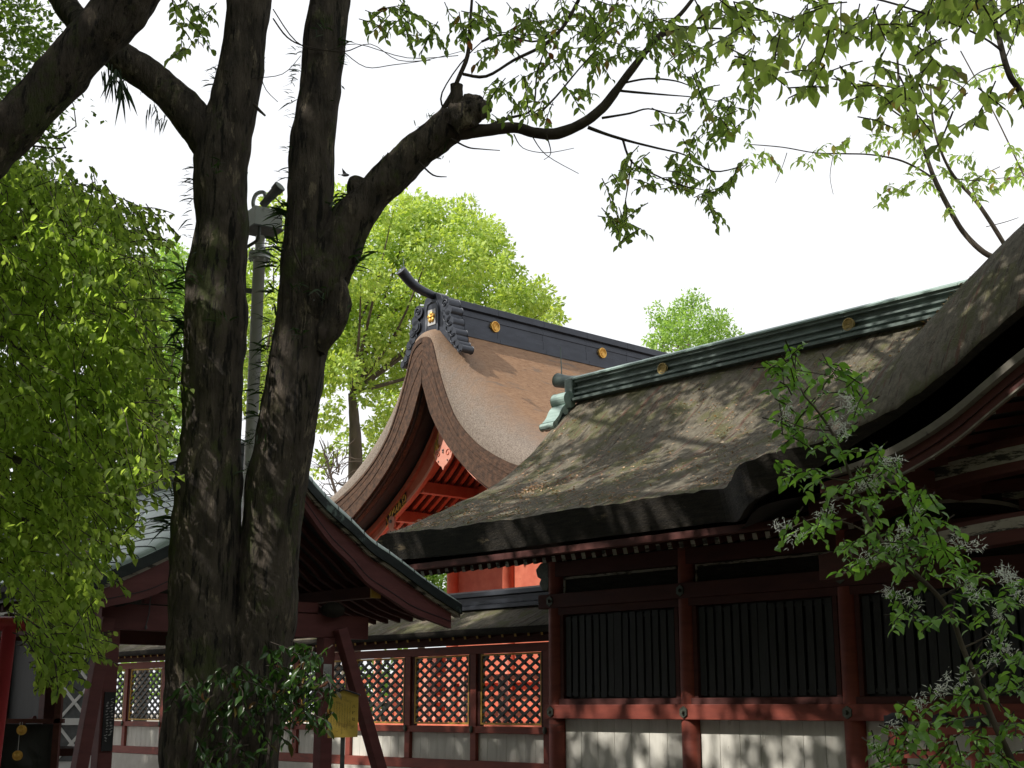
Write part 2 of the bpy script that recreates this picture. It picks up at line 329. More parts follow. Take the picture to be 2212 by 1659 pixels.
# ============================================================ front hall (worship hall)
hall = root('worship_hall', 'long hall with a mossy thatched roof, verdigris ridge, black shutters and white lower boards', 'hall', (.718, 22, 0), ROT)
SC = 12.0
main = curve1([(-2.6, 7.35), (-1.85, 6.66), (-1.21, 6.05), (-.43, 5.47), (.52, 4.99), (1.22, 4.65), (1.93, 4.33), (2.2, 4.22), (3.2, 3.9)])
gpf = curve1([(3, 2.6), (4.5, 3.85), (5.4, 4.2), (6.0, 4.45), (6.6, 4.85), (7.2, 5.34), (7.8, 5.86), (8.1, 6.1), (8.57, 6.45), (8.9, 6.7), (9.35, 6.98), (10.2, 7.32), (11.2, 7.5), (12, 7.56)])
vpf = curve1([(3, 2.6), (4.5, 3.85), (5.2, 4.12), (5.8, 4.27), (6.38, 4.38), (7.01, 4.41), (7.4, 4.46), (7.89, 4.56), (8.36, 4.72), (8.73, 4.89), (9.12, 5.12), (9.5, 5.34), (10.3, 5.75), (11.2, 6.05), (12, 6.15)])
def mir(s): return s if s <= SC else 2*SC-s
def eave_o(s):
    s = mir(s); t = min(1, max(0, (s-4.9)/1.4)); return 2.05+.95*t*t*(3-2*t)
def hall_z(s, o):
    m = mir(s); z = main(o)
    e = eave_o(s); t = min(1, max(0, (o-(e-1.7))/1.7))
    if m > 3.4:
        gg = gpf(m); vv = vpf(m); G = vv+(gg-vv)*math.cos(t*math.pi/2)**.85; z = smax(z, G, .5-.25*t)
    rl = min(1, max(0, 1-(m+2.1)/.5)); z -= .16*(1-math.sqrt(max(0, 1-rl*rl)))
    if m < .5: z += .07*((.5-m)/2.6)**2*max(0, o)/2
    return z
NS, NT = 190, 56
ss = [-2.1+.55*(i/14)**1.5 for i in range(14)]+[-1.55+(26.1+1.0)*i/(NS-1) for i in range(NS)]+[25.6, 25.85, 26.1]
rb = MB()
def P3(s, o, z): return (s, -o, z)
top = []; bot = []
for s in ss:
    e = eave_o(s); rt = []; rbm = []
    for j in range(NT+1):
        t = j/NT; o = -2.6+(e+2.6)*(1-(1-t)**1.25)
        z = hall_z(s, o)
        nz = .022*mnoise.noise(Vector((s*2.2, o*2.2, 0)))+.022*mnoise.noise(Vector((s*7, o*5, 3)))+.016*mnoise.noise(Vector((s*17, o*12, 8)))
        rt.append(P3(s, o, z+nz*(1 if 0 < j else 0)))
        ob = min(o, e-.14)
        thk = .45-.15*min(1, max(0, (mir(s)-6.4)/1.3))*min(1, max(0, (o-1)/1.5)); rbm.append(P3(min(max(s, -1.98), 25.98), ob, hall_z(s, ob)-thk+(.0 if o < e-.3 else -.02)))
    for j in range(1, 16):                       # rear slope
        o = -2.6-4.6*j/15; z = main(-2.6-(o+2.6)); rt.insert(0, P3(s, o, z)); rbm.insert(0, P3(s, o, z-.45))
    top.append(rt); bot.append(rbm)
K = len(top[0]); n = len(ss)
vs = [p for r_ in top for p in r_]+[p for r_ in bot for p in r_]; off = n*K
fs = []; ms = []
for i in range(n-1):
    for j in range(K-1):
        fs.append((i*K+j, i*K+j+1, (i+1)*K+j+1, (i+1)*K+j)); ms.append(0)
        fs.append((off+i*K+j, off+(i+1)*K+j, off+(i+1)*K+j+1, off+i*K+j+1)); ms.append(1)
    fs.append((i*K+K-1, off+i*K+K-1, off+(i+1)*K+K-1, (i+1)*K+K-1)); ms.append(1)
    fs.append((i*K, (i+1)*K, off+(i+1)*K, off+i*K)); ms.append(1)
for j in range(K-1):
    fs.append((j, off+j, off+j+1, j+1)); ms.append(1)
    q = (n-1)*K; fs.append((q+j, q+j+1, off+q+j+1, off+q+j)); ms.append(1)
rb.v = vs; rb.f = fs; rb.m = ms
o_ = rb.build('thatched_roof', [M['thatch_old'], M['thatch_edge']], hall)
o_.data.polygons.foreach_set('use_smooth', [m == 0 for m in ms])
def thread(name, pts_top, pts_bot, o0, o1, m, parent):
    b = MB(); b.strip(pts_top, pts_bot, lambda a, z, c: (a, -c, z), (o0, o1)); return b.build(name, m, parent)
# red fascia below the eave
S1 = [-1.9+i*.25 for i in range(29)]
b = MB()
SA = [-1.9+i*.2 for i in range(41)]+[6.2+i*.15 for i in range(60)]; SF = SA[:46]
for (d0, d1, z0, z1, nm, mt) in ((.16, .30, -.47, -.56, 'eave_fascia', 'darkred'),):
    b = MB()
    for i in range(len(SF)-1):
        a0, a1 = SF[i], SF[i+1]
        def pt(s, dd, dz): return P3(s, 2.05-dd, main(2.03)+dz)
        v8 = [pt(s, dd, dz) for s in (a0, a1) for dd in (d0, d1) for dz in (z0, z1)]
        b.add(v8, [(0, 1, 5, 4), (1, 3, 7, 5), (3, 2, 6, 7)])
    b.build(nm, M[mt], hall)
# gable barge board with its pale upper strip
def bargeseg(nm, mt, za, zb, oo, th, s0=6.3, s1=15.5):
    b = MB(); n_ = 60; tp = []; bt_ = []
    for i in range(n_+1):
        s = s0+(s1-s0)*i/n_; z = vpf(mir(s)); k = min(1, max(0, (s-6.3)/1.8))
        tp.append((s, z+za)); bt_.append((s, z+za+(zb-za)*(.35+.65*k)))
    b.strip(tp, bt_, lambda a, z, c: (a, -c, z), (oo-th, oo)); return b.build(nm, M[mt], hall)
bargeseg('pale_strip', 'shadegrey', -.305, -.39, 2.82, .10, 7.2)
bargeseg('barge_board', 'darkred', -.38, -.60, 2.72, .08, 7.0)  # darker red paints in the shade under the verge
bargeseg('board_edging', 'shadegrey', -.60, -.62, 2.75, .05, 7.0)
# closed soffit under the thatch
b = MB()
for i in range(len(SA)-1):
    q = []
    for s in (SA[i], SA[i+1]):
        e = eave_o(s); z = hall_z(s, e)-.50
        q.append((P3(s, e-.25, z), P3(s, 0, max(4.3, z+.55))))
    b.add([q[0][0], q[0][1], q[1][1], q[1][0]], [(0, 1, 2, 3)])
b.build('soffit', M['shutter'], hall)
# rafters
for i in range(44):
    s = -1.72+i*.2
    e = 2.05; z = main(e)-.60; b = MB()
    b.beam(P3(s, -.05, 4.24+max(0, z-3.7)*.8), P3(s, e-.36, z), .075, .085, mend=1); b.build('rafter', [M['darkred'], M['peel']], hall)
for i in range(22):
    s = 7.15+i*.24; z = vpf(mir(s))-.56; b = MB()
    b.beam(P3(s, .2, z+.55), P3(s, 2.66, z), .08, .09, mend=1); b.build('rafter', [M['darkred'], M['peel']], hall)
# verge board at the far end
tp = []; bt_ = []
for i in range(30):
    o = -2.6+4.5*i/29; z = main(o)-.5; tp.append((o, z)); bt_.append((o, z-.24))
b = MB(); b.strip(tp, bt_, lambda a, z, c: (c, -a, z), (-1.85, -1.77)); b.build('verge_board', M['darkred'], hall)
# body: columns, beams, panels
cols = [0, 2.72, 5.45, 8.17, 10.9, 13.6, 16.3]
for s in cols:
    b = MB(); b.tube([(s, 0, z) for z in (0, 1.5, 3, 4.0)], [.14, .14, .137, .13], 28); b.build('column', M['oldred'], hall, smooth=True)
bx('lower_beam', M['oldred'], hall, -.16, 16.4, -.155, .0, 1.44, 1.65, bevel=.008)
bx('shutter_sill', M['darkred'], hall, .13, 16.4, -.10, .05, 1.652, 1.74)
bx('upper_beam', M['darkred'], hall, -.27, 16.4, -.16, .0, 3.14, 3.36, bevel=.008)
bx('shutter_lintel', M['darkred'], hall, .13, 16.4, -.10, .05, 3.03, 3.137)
bx('tie_beam', M['darkred'], hall, -.1, 16.4, -.11, .05, 3.63, 3.86, bevel=.006)
bx('side_wall', M['darkred'], hall, -.05, .05, .1, 5.2, 0, 5.2)
bx('back_wall', M['darkred'], hall, -.05, 24, 5.1, 5.2, 0, 4.6)
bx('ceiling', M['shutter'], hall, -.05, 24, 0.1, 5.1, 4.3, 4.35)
for s in cols:
    for zc, nm in ((1.545, 0), (3.25, 0)):
        b = MB(); r = .075; pts = [(s+r*math.cos(a), zc+r*1.1*math.sin(a)) for a in [R(30+60*k) for k in range(6)]]
        b.extrude(pts, lambda a, z, c: (a, c, z), (-.175, -.155)); b.cyl((s, -.175, zc), (s, -.215, zc), .03, .02, 10); b.build('nail_cover', M['metal'], hall)
for i in range(6):
    a0, a1 = cols[i]+.135, cols[i+1]-.135
    # lower white boards
    nb = 7; wd = (a1-a0)/nb
    b = MB()
    for k in range(nb): b.box(a0+k*wd+.003, a0+(k+1)*wd-.003, .03, .06, .2, 1.45)
    b.build('white_board_panel', M['white'], hall, bevel=.003)
    bx('backing_board', M['shutter'], hall, a0, a1, .064, .10, .2, 3.1)
    # shutters: slats over a back board, in two leaves
    b = MB(); ns = 15; sw = (a1-a0-.16)/ns
    for k in range(ns):
        x = a0+.08+k*sw
        if k == 7: continue
        jt = rnd.uniform(-.006, .006); b.box(x+sw*.14+jt, x+sw*.86+jt*rnd.random(), -.045+rnd.uniform(-.004, .004), -.012, 1.76+rnd.uniform(0, .015), 3.01-rnd.uniform(0, .02))
    b.box(a0+.08, a1-.08, -.03, .0, 1.80, 1.84); b.box(a0+.08, a1-.08, -.03, .0, 2.93, 2.97)
    b.box(a0+.08+7*sw, a0+.08+8*sw, -.05, -.012, 1.76, 3.01)
    b.build('slatted_shutter', M['shutter'], hall)
    bx('shutter_frame', M['darkred'], hall, a0, a0+.07, -.07, .05, 1.745, 3.03); bx('shutter_frame', M['darkred'], hall, a1-.07, a1, -.07, .05, 1.745, 3.03)
    # painted frieze with worn white border
    b = MB(); b.box(a0+.05, a1-.05, -.01, .03, 3.37, 3.62, 1)
    b.box(a0+.05, a1-.05, -.035, -.012, 3.585, 3.62, 0); b.box(a0+.05, a0+.085, -.035, -.012, 3.37, 3.585, 0); b.build('painted_frieze', [M['peel'], M['thatch_edge']], hall)
    # carved strut panel above the tie beam
    mid = (a0+a1)/2
    b = MB(); b.box(a0-.1, a1+.1, -.01, .04, 3.865, 4.6, 1)
    arc = [(a0+.1+(a1-a0-.2)*t, 3.88+.20*math.sin(math.pi*t)**.7) for t in [k/16 for k in range(17)]]
    b.strip([(x, z+.05) for x, z in arc], arc, lambda a, z, c: (a, c, z), (-.035, -.012), 0); b.build('carved_panel', [M['peel'], M['thatch_edge']], hall)
for s in cols:
    b = MB(); b.box(s-.16, s+.16, -.2, .12, 3.87, 4.0)
    b.extrude([(s-.42, 4.02), (s+.42, 4.02), (s+.42, 4.08), (s+.42, 4.12), (s-.42, 4.12), (s-.42, 4.06)], lambda a, z, c: (a, c, z), (-.09, .02))
    for k in (-1, 1): b.extrude([(s+k*.1, 3.98), (s+k*.42, 4.05), (s+k*.42, 4.1), (s+k*.05, 4.1)], lambda a, z, c: (a, c, z), (-.10, -.092), 1)
    b.build('bracket', [M['darkred'], M['peel']], hall)
bx('eave_purlin', M['darkred'], hall, -1.75, 16.4, -.13, .03, 4.12, 4.25)
# carved nose at the corner column
b = MB(); b.extrude([(-.1, 3.9), (-.3, 3.88), (-.42, 3.78), (-.38, 3.66), (-.3, 3.62), (-.34, 3.55), (-.28, 3.45), (-.14, 3.42), (-.1, 3.5)], lambda a, z, c: (a, c, z), (-.08, .06)); b.build('carved_nose', [M['metal']], hall, bevel=.02)
# entrance bay: curved main beam, bracket nose, stair rail
b = MB()
arc = [(6.3+3.6*t, 3.95+.42*math.sin(min(1, t*1.1)*math.pi/2)) for t in [k/20 for k in range(21)]]
b.strip([(x, z) for x, z in arc], [(x, z-.34) for x, z in arc], lambda a, z, c: (a, -c, z), (1.75, 1.97), 0)
b.strip([(x, z-.08) for x, z in arc[6:]], [(x, z-.24) for x, z in arc[6:]], lambda a, z, c: (a, -c, z), (1.97, 1.975), 1)
b.build('rainbow_beam', [M['darkred'], M['peel']], hall)
b = MB()
arc2 = [(6.3+3.9*t, 3.35+.28*math.sin(min(1, t*1.1)*math.pi/2)) for t in [k/20 for k in range(21)]]
b.strip([(x, z) for x, z in arc2], [(x, z-.30) for x, z in arc2], lambda a, z, c: (a, -c, z), (1.6, 1.82), 0)
b.strip([(x, z-.05) for x, z in arc2[4:]], [(x, z-.17) for x, z in arc2[4:]], lambda a, z, c: (a, -c, z), (1.82, 1.825), 1)
b.build('porch_tie_beam', [M['darkred'], M['peel']], hall)
b = MB(); b.box(7.72, 7.98, -2.72, -1.0, 3.92, 4.12); b.build('porch_purlin', M['darkred'], hall)
b = MB(); b.box(7.715, 7.985, -2.78, -2.722, 3.905, 4.135); b.build('purlin_cap', M['peel'], hall, bevel=.02)
for s in (9.35, 14.65):
    b = MB(); b.box(s-.13, s+.13, -1.95, -1.69, 0, 3.4); b.build('porch_post', M['oldred'], hall, bevel=.02)
    b = MB(); b.extrude([(s-.32, 3.95), (s-.2, 4.12), (s-.28, 4.3), (s-.1, 4.42), (s, 4.2), (s-.05, 3.8)], lambda a, z, c: (a, c, z), (-1.98, -1.8)); b.build('carved_bracket', M['oldgold'], hall, bevel=.02)
for k, (s, o, h) in enumerate([(7.0, 1.5, 1.5), (8.0, 1.5, 1.5), (8.9, 1.5, 1.5), (7.0, .5, 1.5)]):
    b = MB(); b.box(s-.07, s+.07, -o-.07, -o+.07, 0, h-.09); b.box(s-.095, s+.095, -o-.095, -o+.095, h-.088, h+.02, 1); b.extrude([(s-.07, h+.02), (s+.07, h+.02), (s, h+.05)], lambda a, z, c: (a, c, z), (-o-.07, -o+.07), 1)
    b.build('rail_post', [M['oldred'], M['black']], hall)
for z in (.75, 1.1, 1.36):
    b = MB(); b.beam((7.0, -.5, z), (7.0, -1.5, z), .07, .08); b.beam((7.0, -1.5, z), (9.3, -1.5, z), .07, .08); b.build('stair_rail', M['oldred'], hall)
# ridge
rh = [(-.33, 7.20), (-.33, 7.25), (-.22, 7.26), (-.22, 7.30), (-.27, 7.31), (-.27, 7.35), (-.17, 7.36), (-.17, 7.43), (-.22, 7.44), (-.22, 7.47), (-.15, 7.48), (-.15, 7.56), (-.22, 7.57), (-.22, 7.62)]
rp = rh+[(-a, z) for a, z in rh[::-1]]
b = MB()
for i in range(14):
    b.extrude(rp, lambda a, z, c: (c, 2.6+a, z-.025*math.cos((c-12)/14*3.1)*0), (-1.95+i*2.0, -1.95+(i+1)*2.0-.006))
b.build('copper_ridge', M['copper'], hall)
M['copper_cap'] = pm('pale_verdigris', (.22, .31, .28), (.34, .45, .41), (1.2, 8, 8), 6, .5, .003, spots=((.09, .12, .11), (.7, 5, 5), .6), metal=.2)
b = MB()
for i in range(28): b.extrude([(-.26, 7.621), (-.26, 7.65), (-.15, 7.71), (0, 7.735), (.15, 7.71), (.26, 7.65), (.26, 7.621)], lambda a, z, c: (c, 2.6+a, z), (-1.95+i, -1.95+i+.994))
b.build('ridge_cap', M['copper_cap'], hall)
def medallion(nm, c, r, axis, mats, parent, lobes_=5):
    """crest disc: rim, raised ring of rounded lobes and a centre; axis: unit normal in local xy"""
    ax = Vector((axis[0], axis[1], 0)); sd = Vector((-axis[1], axis[0], 0)); up = Vector((0, 0, 1)); c = Vector(c); b = MB()
    b.cyl(c, c+ax*r*.28, r, r, 28)
    def ring(rad, tr, n_=24, h=.3, lob=0, ph=0):
        pts = []
        for k in range(n_+1):
            a = 2*math.pi*k/n_; rr = rad*(1+(.13*abs(math.cos(lob*(a+ph)/2))*2-.13 if lob else 0)); pts.append(c+ax*r*h+sd*rr*math.cos(a)+up*rr*math.sin(a))
        b.tube(pts, tr, 6, 0, cap=False)
    ring(r*.9, r*.12, 28); ring(r*.60, r*.05, 50, .29, lobes_); ring(r*.36, r*.05, 40, .29, lobes_, math.pi/lobes_)
    b.sphere(c+ax*r*.28, r*.12, 8)
    return b.build(nm, mats, parent, smooth=True)
for s in (.29, 4.15, 8.0, 12): medallion('crest_medallion', (s, 2.6-.23, 7.42), .105, (0, -1), M['oldgold'], hall)
# ridge end ornament: capped box, scroll drop, curved horn and lightning rod
b = MB(); b.box(-2.16, -1.955, 2.33, 2.87, 7.24, 7.66); b.build('ridge_end_box', M['copper'], hall, bevel=.02)
b = MB()
for y0 in (2.24, 2.96):
    sg = -1 if y0 < 2.6 else 1
    prof = [(.0, 7.30), (.10, 7.28), (.17, 7.18), (.16, 7.06), (.08, 7.0), (.14, 6.92), (.20, 6.80), (.26, 6.70), (.40, 6.60), (.44, 6.54), (.36, 6.50), (.20, 6.56), (.05, 6.72), (-.02, 6.9), (-.05, 7.1)]
    b.extrude([(2.6+sg*(.26+x*1.18), z+.10) for x, z in prof], lambda a, z, c: (c, a, z), (-2.26, -1.95))
b.build('scroll_ornament', M['copper'], hall, bevel=.025)
b = MB(); k = catmull([(0, 2.22, 7.14), (0, 2.11, 7.10), (0, 2.02, 7.0), (0, 1.95, 6.87), (0, 1.85, 6.76)], 4)
b.strip([(p.y, p.z) for p in k], [(p.y+.03, p.z-.07) for p in k], lambda a, z, c: (c, a, z), (-2.27, -1.93)); b.build('scroll_sheet', M['copper_cap'], hall)
for y_, z_, r_ in ((2.24, 7.22, .15), (1.87, 6.68, .07), (2.12, 6.98, .06)):
    b = MB(); b.cyl((-2.29, y_, z_), (-1.92, y_, z_), r_, r_, 20); b.build('scroll_roll', M['copper_cap'], hall, bevel=.01)
b = MB(); b.tube(catmull([(-1.9, 2.6, 7.66), (-2.1, 2.6, 7.66), (-2.35, 2.6, 7.69), (-2.62, 2.6, 7.77)], 5), [.09+.0035*i for i in range(16)], 20); b.build('ridge_horn', M['copper'], hall, smooth=True)
b = MB(); b.cyl((-2.5, 2.6, 7.8), (-2.53, 2.6, 8.42), .012, .008, 8); b.build('lightning_rod', M['copper'], hall)
# leaf litter and moss tufts on the thatch
P = []; Q = []
for i in range(9000):
    s = rnd.uniform(-1.9, 8.6); o = 2.0-4.2*rnd.random()**1.6
    if mnoise.noise(Vector((s*.9, o*1.1, 5)))+.35*mnoise.noise(Vector((s*5, o*5, 9))) < rnd.uniform(-.55, .55): continue
    if o > eave_o(s)-.1: continue
    P.append((s, -o, hall_z(s, o)+.022))
    a = rnd.uniform(0, 6.28); Q.append((math.cos(a), math.sin(a), rnd.gauss(-.1, .25)))
for i in range(240):      # a drift of leaves below the ridge end
    s = rnd.gauss(.05, .16); o = rnd.gauss(.55, .16); P.append((s, -o, hall_z(s, o)+.02+.05*rnd.random())); a = rnd.uniform(0, 6.28); Q.append((math.cos(a), math.sin(a), rnd.gauss(0, .4)))
nr = np.array([(0, -.4, 1)]*len(P))
lt = leafmesh('fallen_leaves', P, Q, [rnd.choice((.03, .04, .05, .07)) for _ in P], M['litter'], None, width=.5, tmpl=T_DIA, Nr=nr, roll=.25)
lt.location = (.718, 22, 0); lt.rotation_euler = (0, 0, ROT); tag(lt, 'dry brown leaves scattered over the mossy thatch of the long hall', 'leaf litter', kind='stuff')

# ============================================================ main sanctuary behind
hx, hy = -1.9772-.3*D1[0], 32-.3*D1[1]
hon = root('main_sanctuary', 'tall sanctuary with steep brown bark roof, black ridge and vermilion gable', 'sanctuary', (hx, hy, 0), ROT)
vp2 = curve1([(0, 10.42), (.18, 10.40), (.38, 10.24), (.62, 9.58), (.95, 8.82), (1.3, 8.22), (1.9, 7.62), (2.6, 7.17), (3.3, 6.85), (4.2, 6.55), (4.9, 6.4)])
gp2 = curve1([(0, 10.78), (.2, 10.74), (.45, 10.52), (.9, 9.98), (1.5, 9.2), (2.2, 8.42), (3, 7.75), (3.8, 7.25), (4.9, 6.8)])
in2 = curve1([(0, 9.25), (.12, 8.95), (.35, 8.42), (.85, 7.72), (1.5, 7.08), (2.25, 6.52), (3.1, 6.02), (4.2, 5.6), (4.9, 5.45)])
bi2 = curve1([(0, 8.75), (.12, 8.3), (.36, 7.62), (.89, 7.03), (1.53, 6.58), (1.99, 6.28), (3.03, 5.62), (4.2, 5.15), (4.8, 5.0)])
def hz(d, y):
    d = abs(d); w_ = min(1, y/1.0); k = 1-w_; a = vp2(d); g_ = gp2(d); return a+(g_-a)*math.sqrt(max(0, 1-k*k))
ds = [4.9*(abs(i)/44)**1.15*(1 if i >= 0 else -1) for i in range(-44, 45)]
ys = [0, .03, .08, .15, .25, .36, .5, .65, .82, 1.0]+[1+.4*i for i in range(1, 35)]
b = MB(); K = len(ds); n = len(ys)
vs = [(d, y, hz(d, y)+.01*mnoise.noise(Vector((d*3, y*3, 1)))) for y in ys for d in ds]; off = n*K
vs += [(d*.985, max(y, .04), min(in2(abs(d)), hz(d, y)-.2)+(0 if y < .3 else .1)) for y in ys for d in ds]
fs = []; ms = []
for i in range(n-1):
    for j in range(K-1):
        fs.append((i*K+j, i*K+j+1, (i+1)*K+j+1, (i+1)*K+j)); ms.append(0)
        fs.append((off+i*K+j, off+(i+1)*K+j, off+(i+1)*K+j+1, off+i*K+j+1)); ms.append(2)
    fs.append((i*K+K-1, off+i*K+K-1, off+(i+1)*K+K-1, (i+1)*K+K-1)); ms.append(1); fs.append((i*K, (i+1)*K, off+(i+1)*K, off+i*K)); ms.append(1)
for j in range(K-1): fs.append((j, off+j, off+j+1, j+1)); ms.append(1)
b.v = vs; b.f = fs; b.m = ms
o_ = b.build('bark_roof', [M['thatch_honden'], M['bark_edge'], M['shutter']], hon); o_.data.polygons.foreach_set('use_smooth', [m == 0 for m in ms])
# layered courses of the verge face
b = MB(); dq = [4.85*i/70 for i in range(71)]; fr_ = [0, .09, .17, .27, .36, .47, .56, .68, .78, .9, 1.0]
for sg in (-1, 1):
    for q in range(len(fr_)-1):
        yo = -.012-.022*rnd.random(); tp = []; bt_ = []
        for d in dq:
            z0, z1 = vp2(d)-.03, in2(d)+.03; j = .008*mnoise.noise(Vector((d*5, q*3, sg))); tp.append((sg*d, z0+(z1-z0)*fr_[q]+j)); bt_.append((sg*d, z0+(z1-z0)*fr_[q+1]+j+.004))
        b.strip(tp, bt_, lambda a, z, c: (a, c, z), (yo, .03))
b.build('verge_course', M['bark_edge'], hon)
# lower lining course on the verge
b = MB(); dd = [4.8*i/60 for i in range(61)]
for sg in (-1, 1):
    tp = [(sg*d, in2(d)+.10) for d in dd]; bt_ = [(sg*d, in2(d)-.05) for d in dd]
    b.strip(tp, bt_, lambda a, z, c: (a, c, z), (.10, .22))
b.build('verge_lining', M['bark_edge'], hon)
for sg in (-1, 1):
    b = MB(); tp = [(sg*d, in2(d)+.05) for d in dd]; bt_ = [(sg*d, bi2(d)) for d in dd]
    b.strip(tp, bt_, lambda a, z, c: (a, c, z), (.80, .90)); bb = b.build('barge_board', M['verm'], hon)
    b = MB(); b.strip([(a, z+.10) for a, z in bt_], [(a, z) for a, z in bt_], lambda a, z, c: (a, c, z), (.775, .80)); b.build('board_moulding', M['pink'], bb)
    b = MB(); b.strip([(sg*d, in2(d)) for d in dd], [(sg*d, in2(d)-.16) for d in dd], lambda a, z, c: (a, c, z), (.70, .80)); b.build('upper_moulding', M['verm'], bb)
    # gilt openwork plate
    b = MB(); d0, d1 = 1.55, 2.35; k = [d0+(d1-d0)*i/14 for i in range(15)]
    b.strip([(sg*d, bi2(d)+.32) for d in k], [(sg*d, bi2(d)+.02) for d in k], lambda a, z, c: (a, c, z), (.764, .772), 1)
    for q in range(9):
        d = d0+.05+(d1-d0-.1)*q/8; z = bi2(d)+.17; pts = [(sg*(d+.05*math.cos(t)), .760, z+.10*math.sin(t+q)) for t in [i*.9 for i in range(6)]]
        b.tube(pts, .018, 5, 0)
    b.strip([(sg*d, bi2(d)+.34) for d in k], [(sg*d, bi2(d)+.31) for d in k], lambda a, z, c: (a, c, z), (.755, .764), 0)
    b.strip([(sg*d, bi2(d)+.03) for d in k], [(sg*d, bi2(d)) for d in k], lambda a, z, c: (a, c, z), (.755, .764), 0)
    b.build('gilt_plate', [M['gold'], M['black']], bb)
    # apex gilt plate
    k = [.02+.42*i/10 for i in range(11)]; b = MB()
    b.strip([(sg*d, bi2(d)+.42) for d in k], [(sg*d, bi2(d)+.02) for d in k], lambda a, z, c: (a, c, z), (.76, .772), 1)
    for q in range(6):
        d = .06+.34*q/5; z = bi2(d)+.2; b.tube([(sg*(d+.04*math.cos(t)), .756, z+.14*math.sin(t+q*2)) for t in [i*.9 for i in range(6)]], .018, 5, 0)
    b.strip([(sg*d, bi2(d)+.06) for d in k], [(sg*d, bi2(d)) for d in k], lambda a, z, c: (a, c, z), (.752, .76), 0)
    b.build('apex_plate', [M['gold'], M['oldgold']], bb)
# pendant
def pendant(cx, zt, sc_, y, parent, nm='gable_pendant'):
    half = [(0.05, 0), (.17, -.05), (.20, -.42), (.12, -.50), (.20, -.56), (.31, -.60), (.34, -.72), (.30, -.84), (.22, -.90), (.14, -.98), (.06, -1.02), (0, -1.12)]
    pts = [(cx+a*sc_, zt+z*sc_) for a, z in half]+[(cx-a*sc_, zt+z*sc_) for a, z in half[-2::-1]]
    b = MB(); b.extrude(pts, lambda a, z, c: (a, c, z), (y, y+.07)); p = b.build(nm, M['pink'], parent, bevel=.01)
    b = MB()
    for sg in (-1, 1):
        sp = [(cx+sg*(.19+.10*(1-t/9)*math.cos(t)*1.0)*sc_, y-.006, zt+(-.70+.10*(1-t/9)*math.sin(t))*sc_) for t in [i*.45 for i in range(16)]]
        b.tube(sp, .012*sc_, 5)
        b.sphere((cx+sg*.17*sc_, y-.004, zt-.88*sc_), .022*sc_, 8, 1)
    b.sphere((cx, y-.004, zt-.62*sc_), .03*sc_, 8, 1); b.sphere((cx, y-.004, zt-.67*sc_), .025*sc_, 8, 1); b.build('scroll_carving', [M['verm'], M['black']], p)
    b = MB(); b.cyl((cx, y-.03, zt-.22*sc_), (cx, y, zt-.22*sc_), .07*sc_, .07*sc_, 6); b.cyl((cx, y-.05, zt-.22*sc_), (cx, y-.03, zt-.22*sc_), .03*sc_, .03*sc_, 8); b.build('hexagonal_cap', M['copper'], p)
pendant(.0, 8.32, 1.0, .68, hon)
for sg in (-1, 1): pendant(sg*2.05, 6.30, .62, .70, hon, 'side_pendant')
# rafters under the gable overhang, both slopes
for sg in (-1, 1):
    b = MB(); k = [.05+4.5*i/24 for i in range(25)]
    for i in range(24):
        q = [(sg*k[i], bi2(k[i])+.42), (sg*k[i+1], bi2(k[i+1])+.42)]
        b.add([(q[0][0], .9, q[0][1]), (q[1][0], .9, q[1][1]), (q[1][0], 13, q[1][1]), (q[0][0], 13, q[0][1])], [(0, 1, 2, 3)])
    b.build('roof_lining', M['darkred'], hon)
    for q in range(11):
        y = 1.08+q*.26; b = MB(); kk = [.1+4.6*i/16 for i in range(17)]
        b.strip([(sg*d, bi2(d)+.40) for d in kk], [(sg*d, bi2(d)+.28) for d in kk], lambda a, z, c: (a, c, z), (y, y+.11)); b.build('rafter', M['verm'], hon)
    for d, nm in ((.0, 0), (1.15, 0), (2.1, 0)):
        if d == 0 and sg > 0: continue
        b = MB(); b.box(sg*d-.11, sg*d+.11, .92, 4, bi2(d)-.02, bi2(d)+.26); b.build('purlin', M['verm'], hon, bevel=.01)
# gable wall and body
b = MB(); pts = [(-2.0, 5.4), (2.0, 5.4), (1.9, 6.6), (1.0, 7.2), (.4, 7.9), (0, 8.6), (-.4, 7.9), (-1.0, 7.2), (-1.9, 6.6)]
b.extrude(pts, lambda a, z, c: (a, c, z), (2.9, 3.0)); b.build('gable_wall', M['verm'], hon)
b = MB(); b.box(-2.2, 2.2, 2.7, 2.92, 6.1, 6.4); b.box(-.12, .12, 2.75, 2.92, 6.41, 8.2); b.box(-1.3, 1.3, 2.72, 2.9, 6.95, 7.15); b.build('gable_truss', M['verm'], hon)
bx('wall', M['verm'], hon, -2.05, 2.25, 2.78, 14, 1.2, 6.0)
for d in (-2.05, .1, 2.25):
    b = MB(); b.cyl((d, 2.75, 1.2), (d, 2.75, 6.1), .17, .16, 24); b.build('column', M['verm'], hon, smooth=True)
bx('wall_beam', M['verm'], hon, -2.3, 2.5, 2.62, 2.77, 5.55, 5.8); bx('wall_beam', M['verm'], hon, -2.3, 2.5, 2.62, 2.77, 2.2, 2.45)
bx('stone_base', M['stone'], hon, -9.4, 4.6, -.2, 16, 0, 1.2)
bx('veranda', M['verm'], hon, -3.9, 4.3, .1, 15, 1.202, 1.3)
bx('corridor_wall', M['verm'], hon, -5.6, -2.1, 3.6, 3.7, 1.2, 3.0)
for i in range(6): bx('corridor_post', M['pink'], hon, -8.9+i*1.3, -8.74+i*1.3, 3.42, 3.58, 1.2, 3.0)
bx('corridor_rail', M['pink'], hon, -9, -2.1, 3.3, 3.41, 1.75, 1.9)
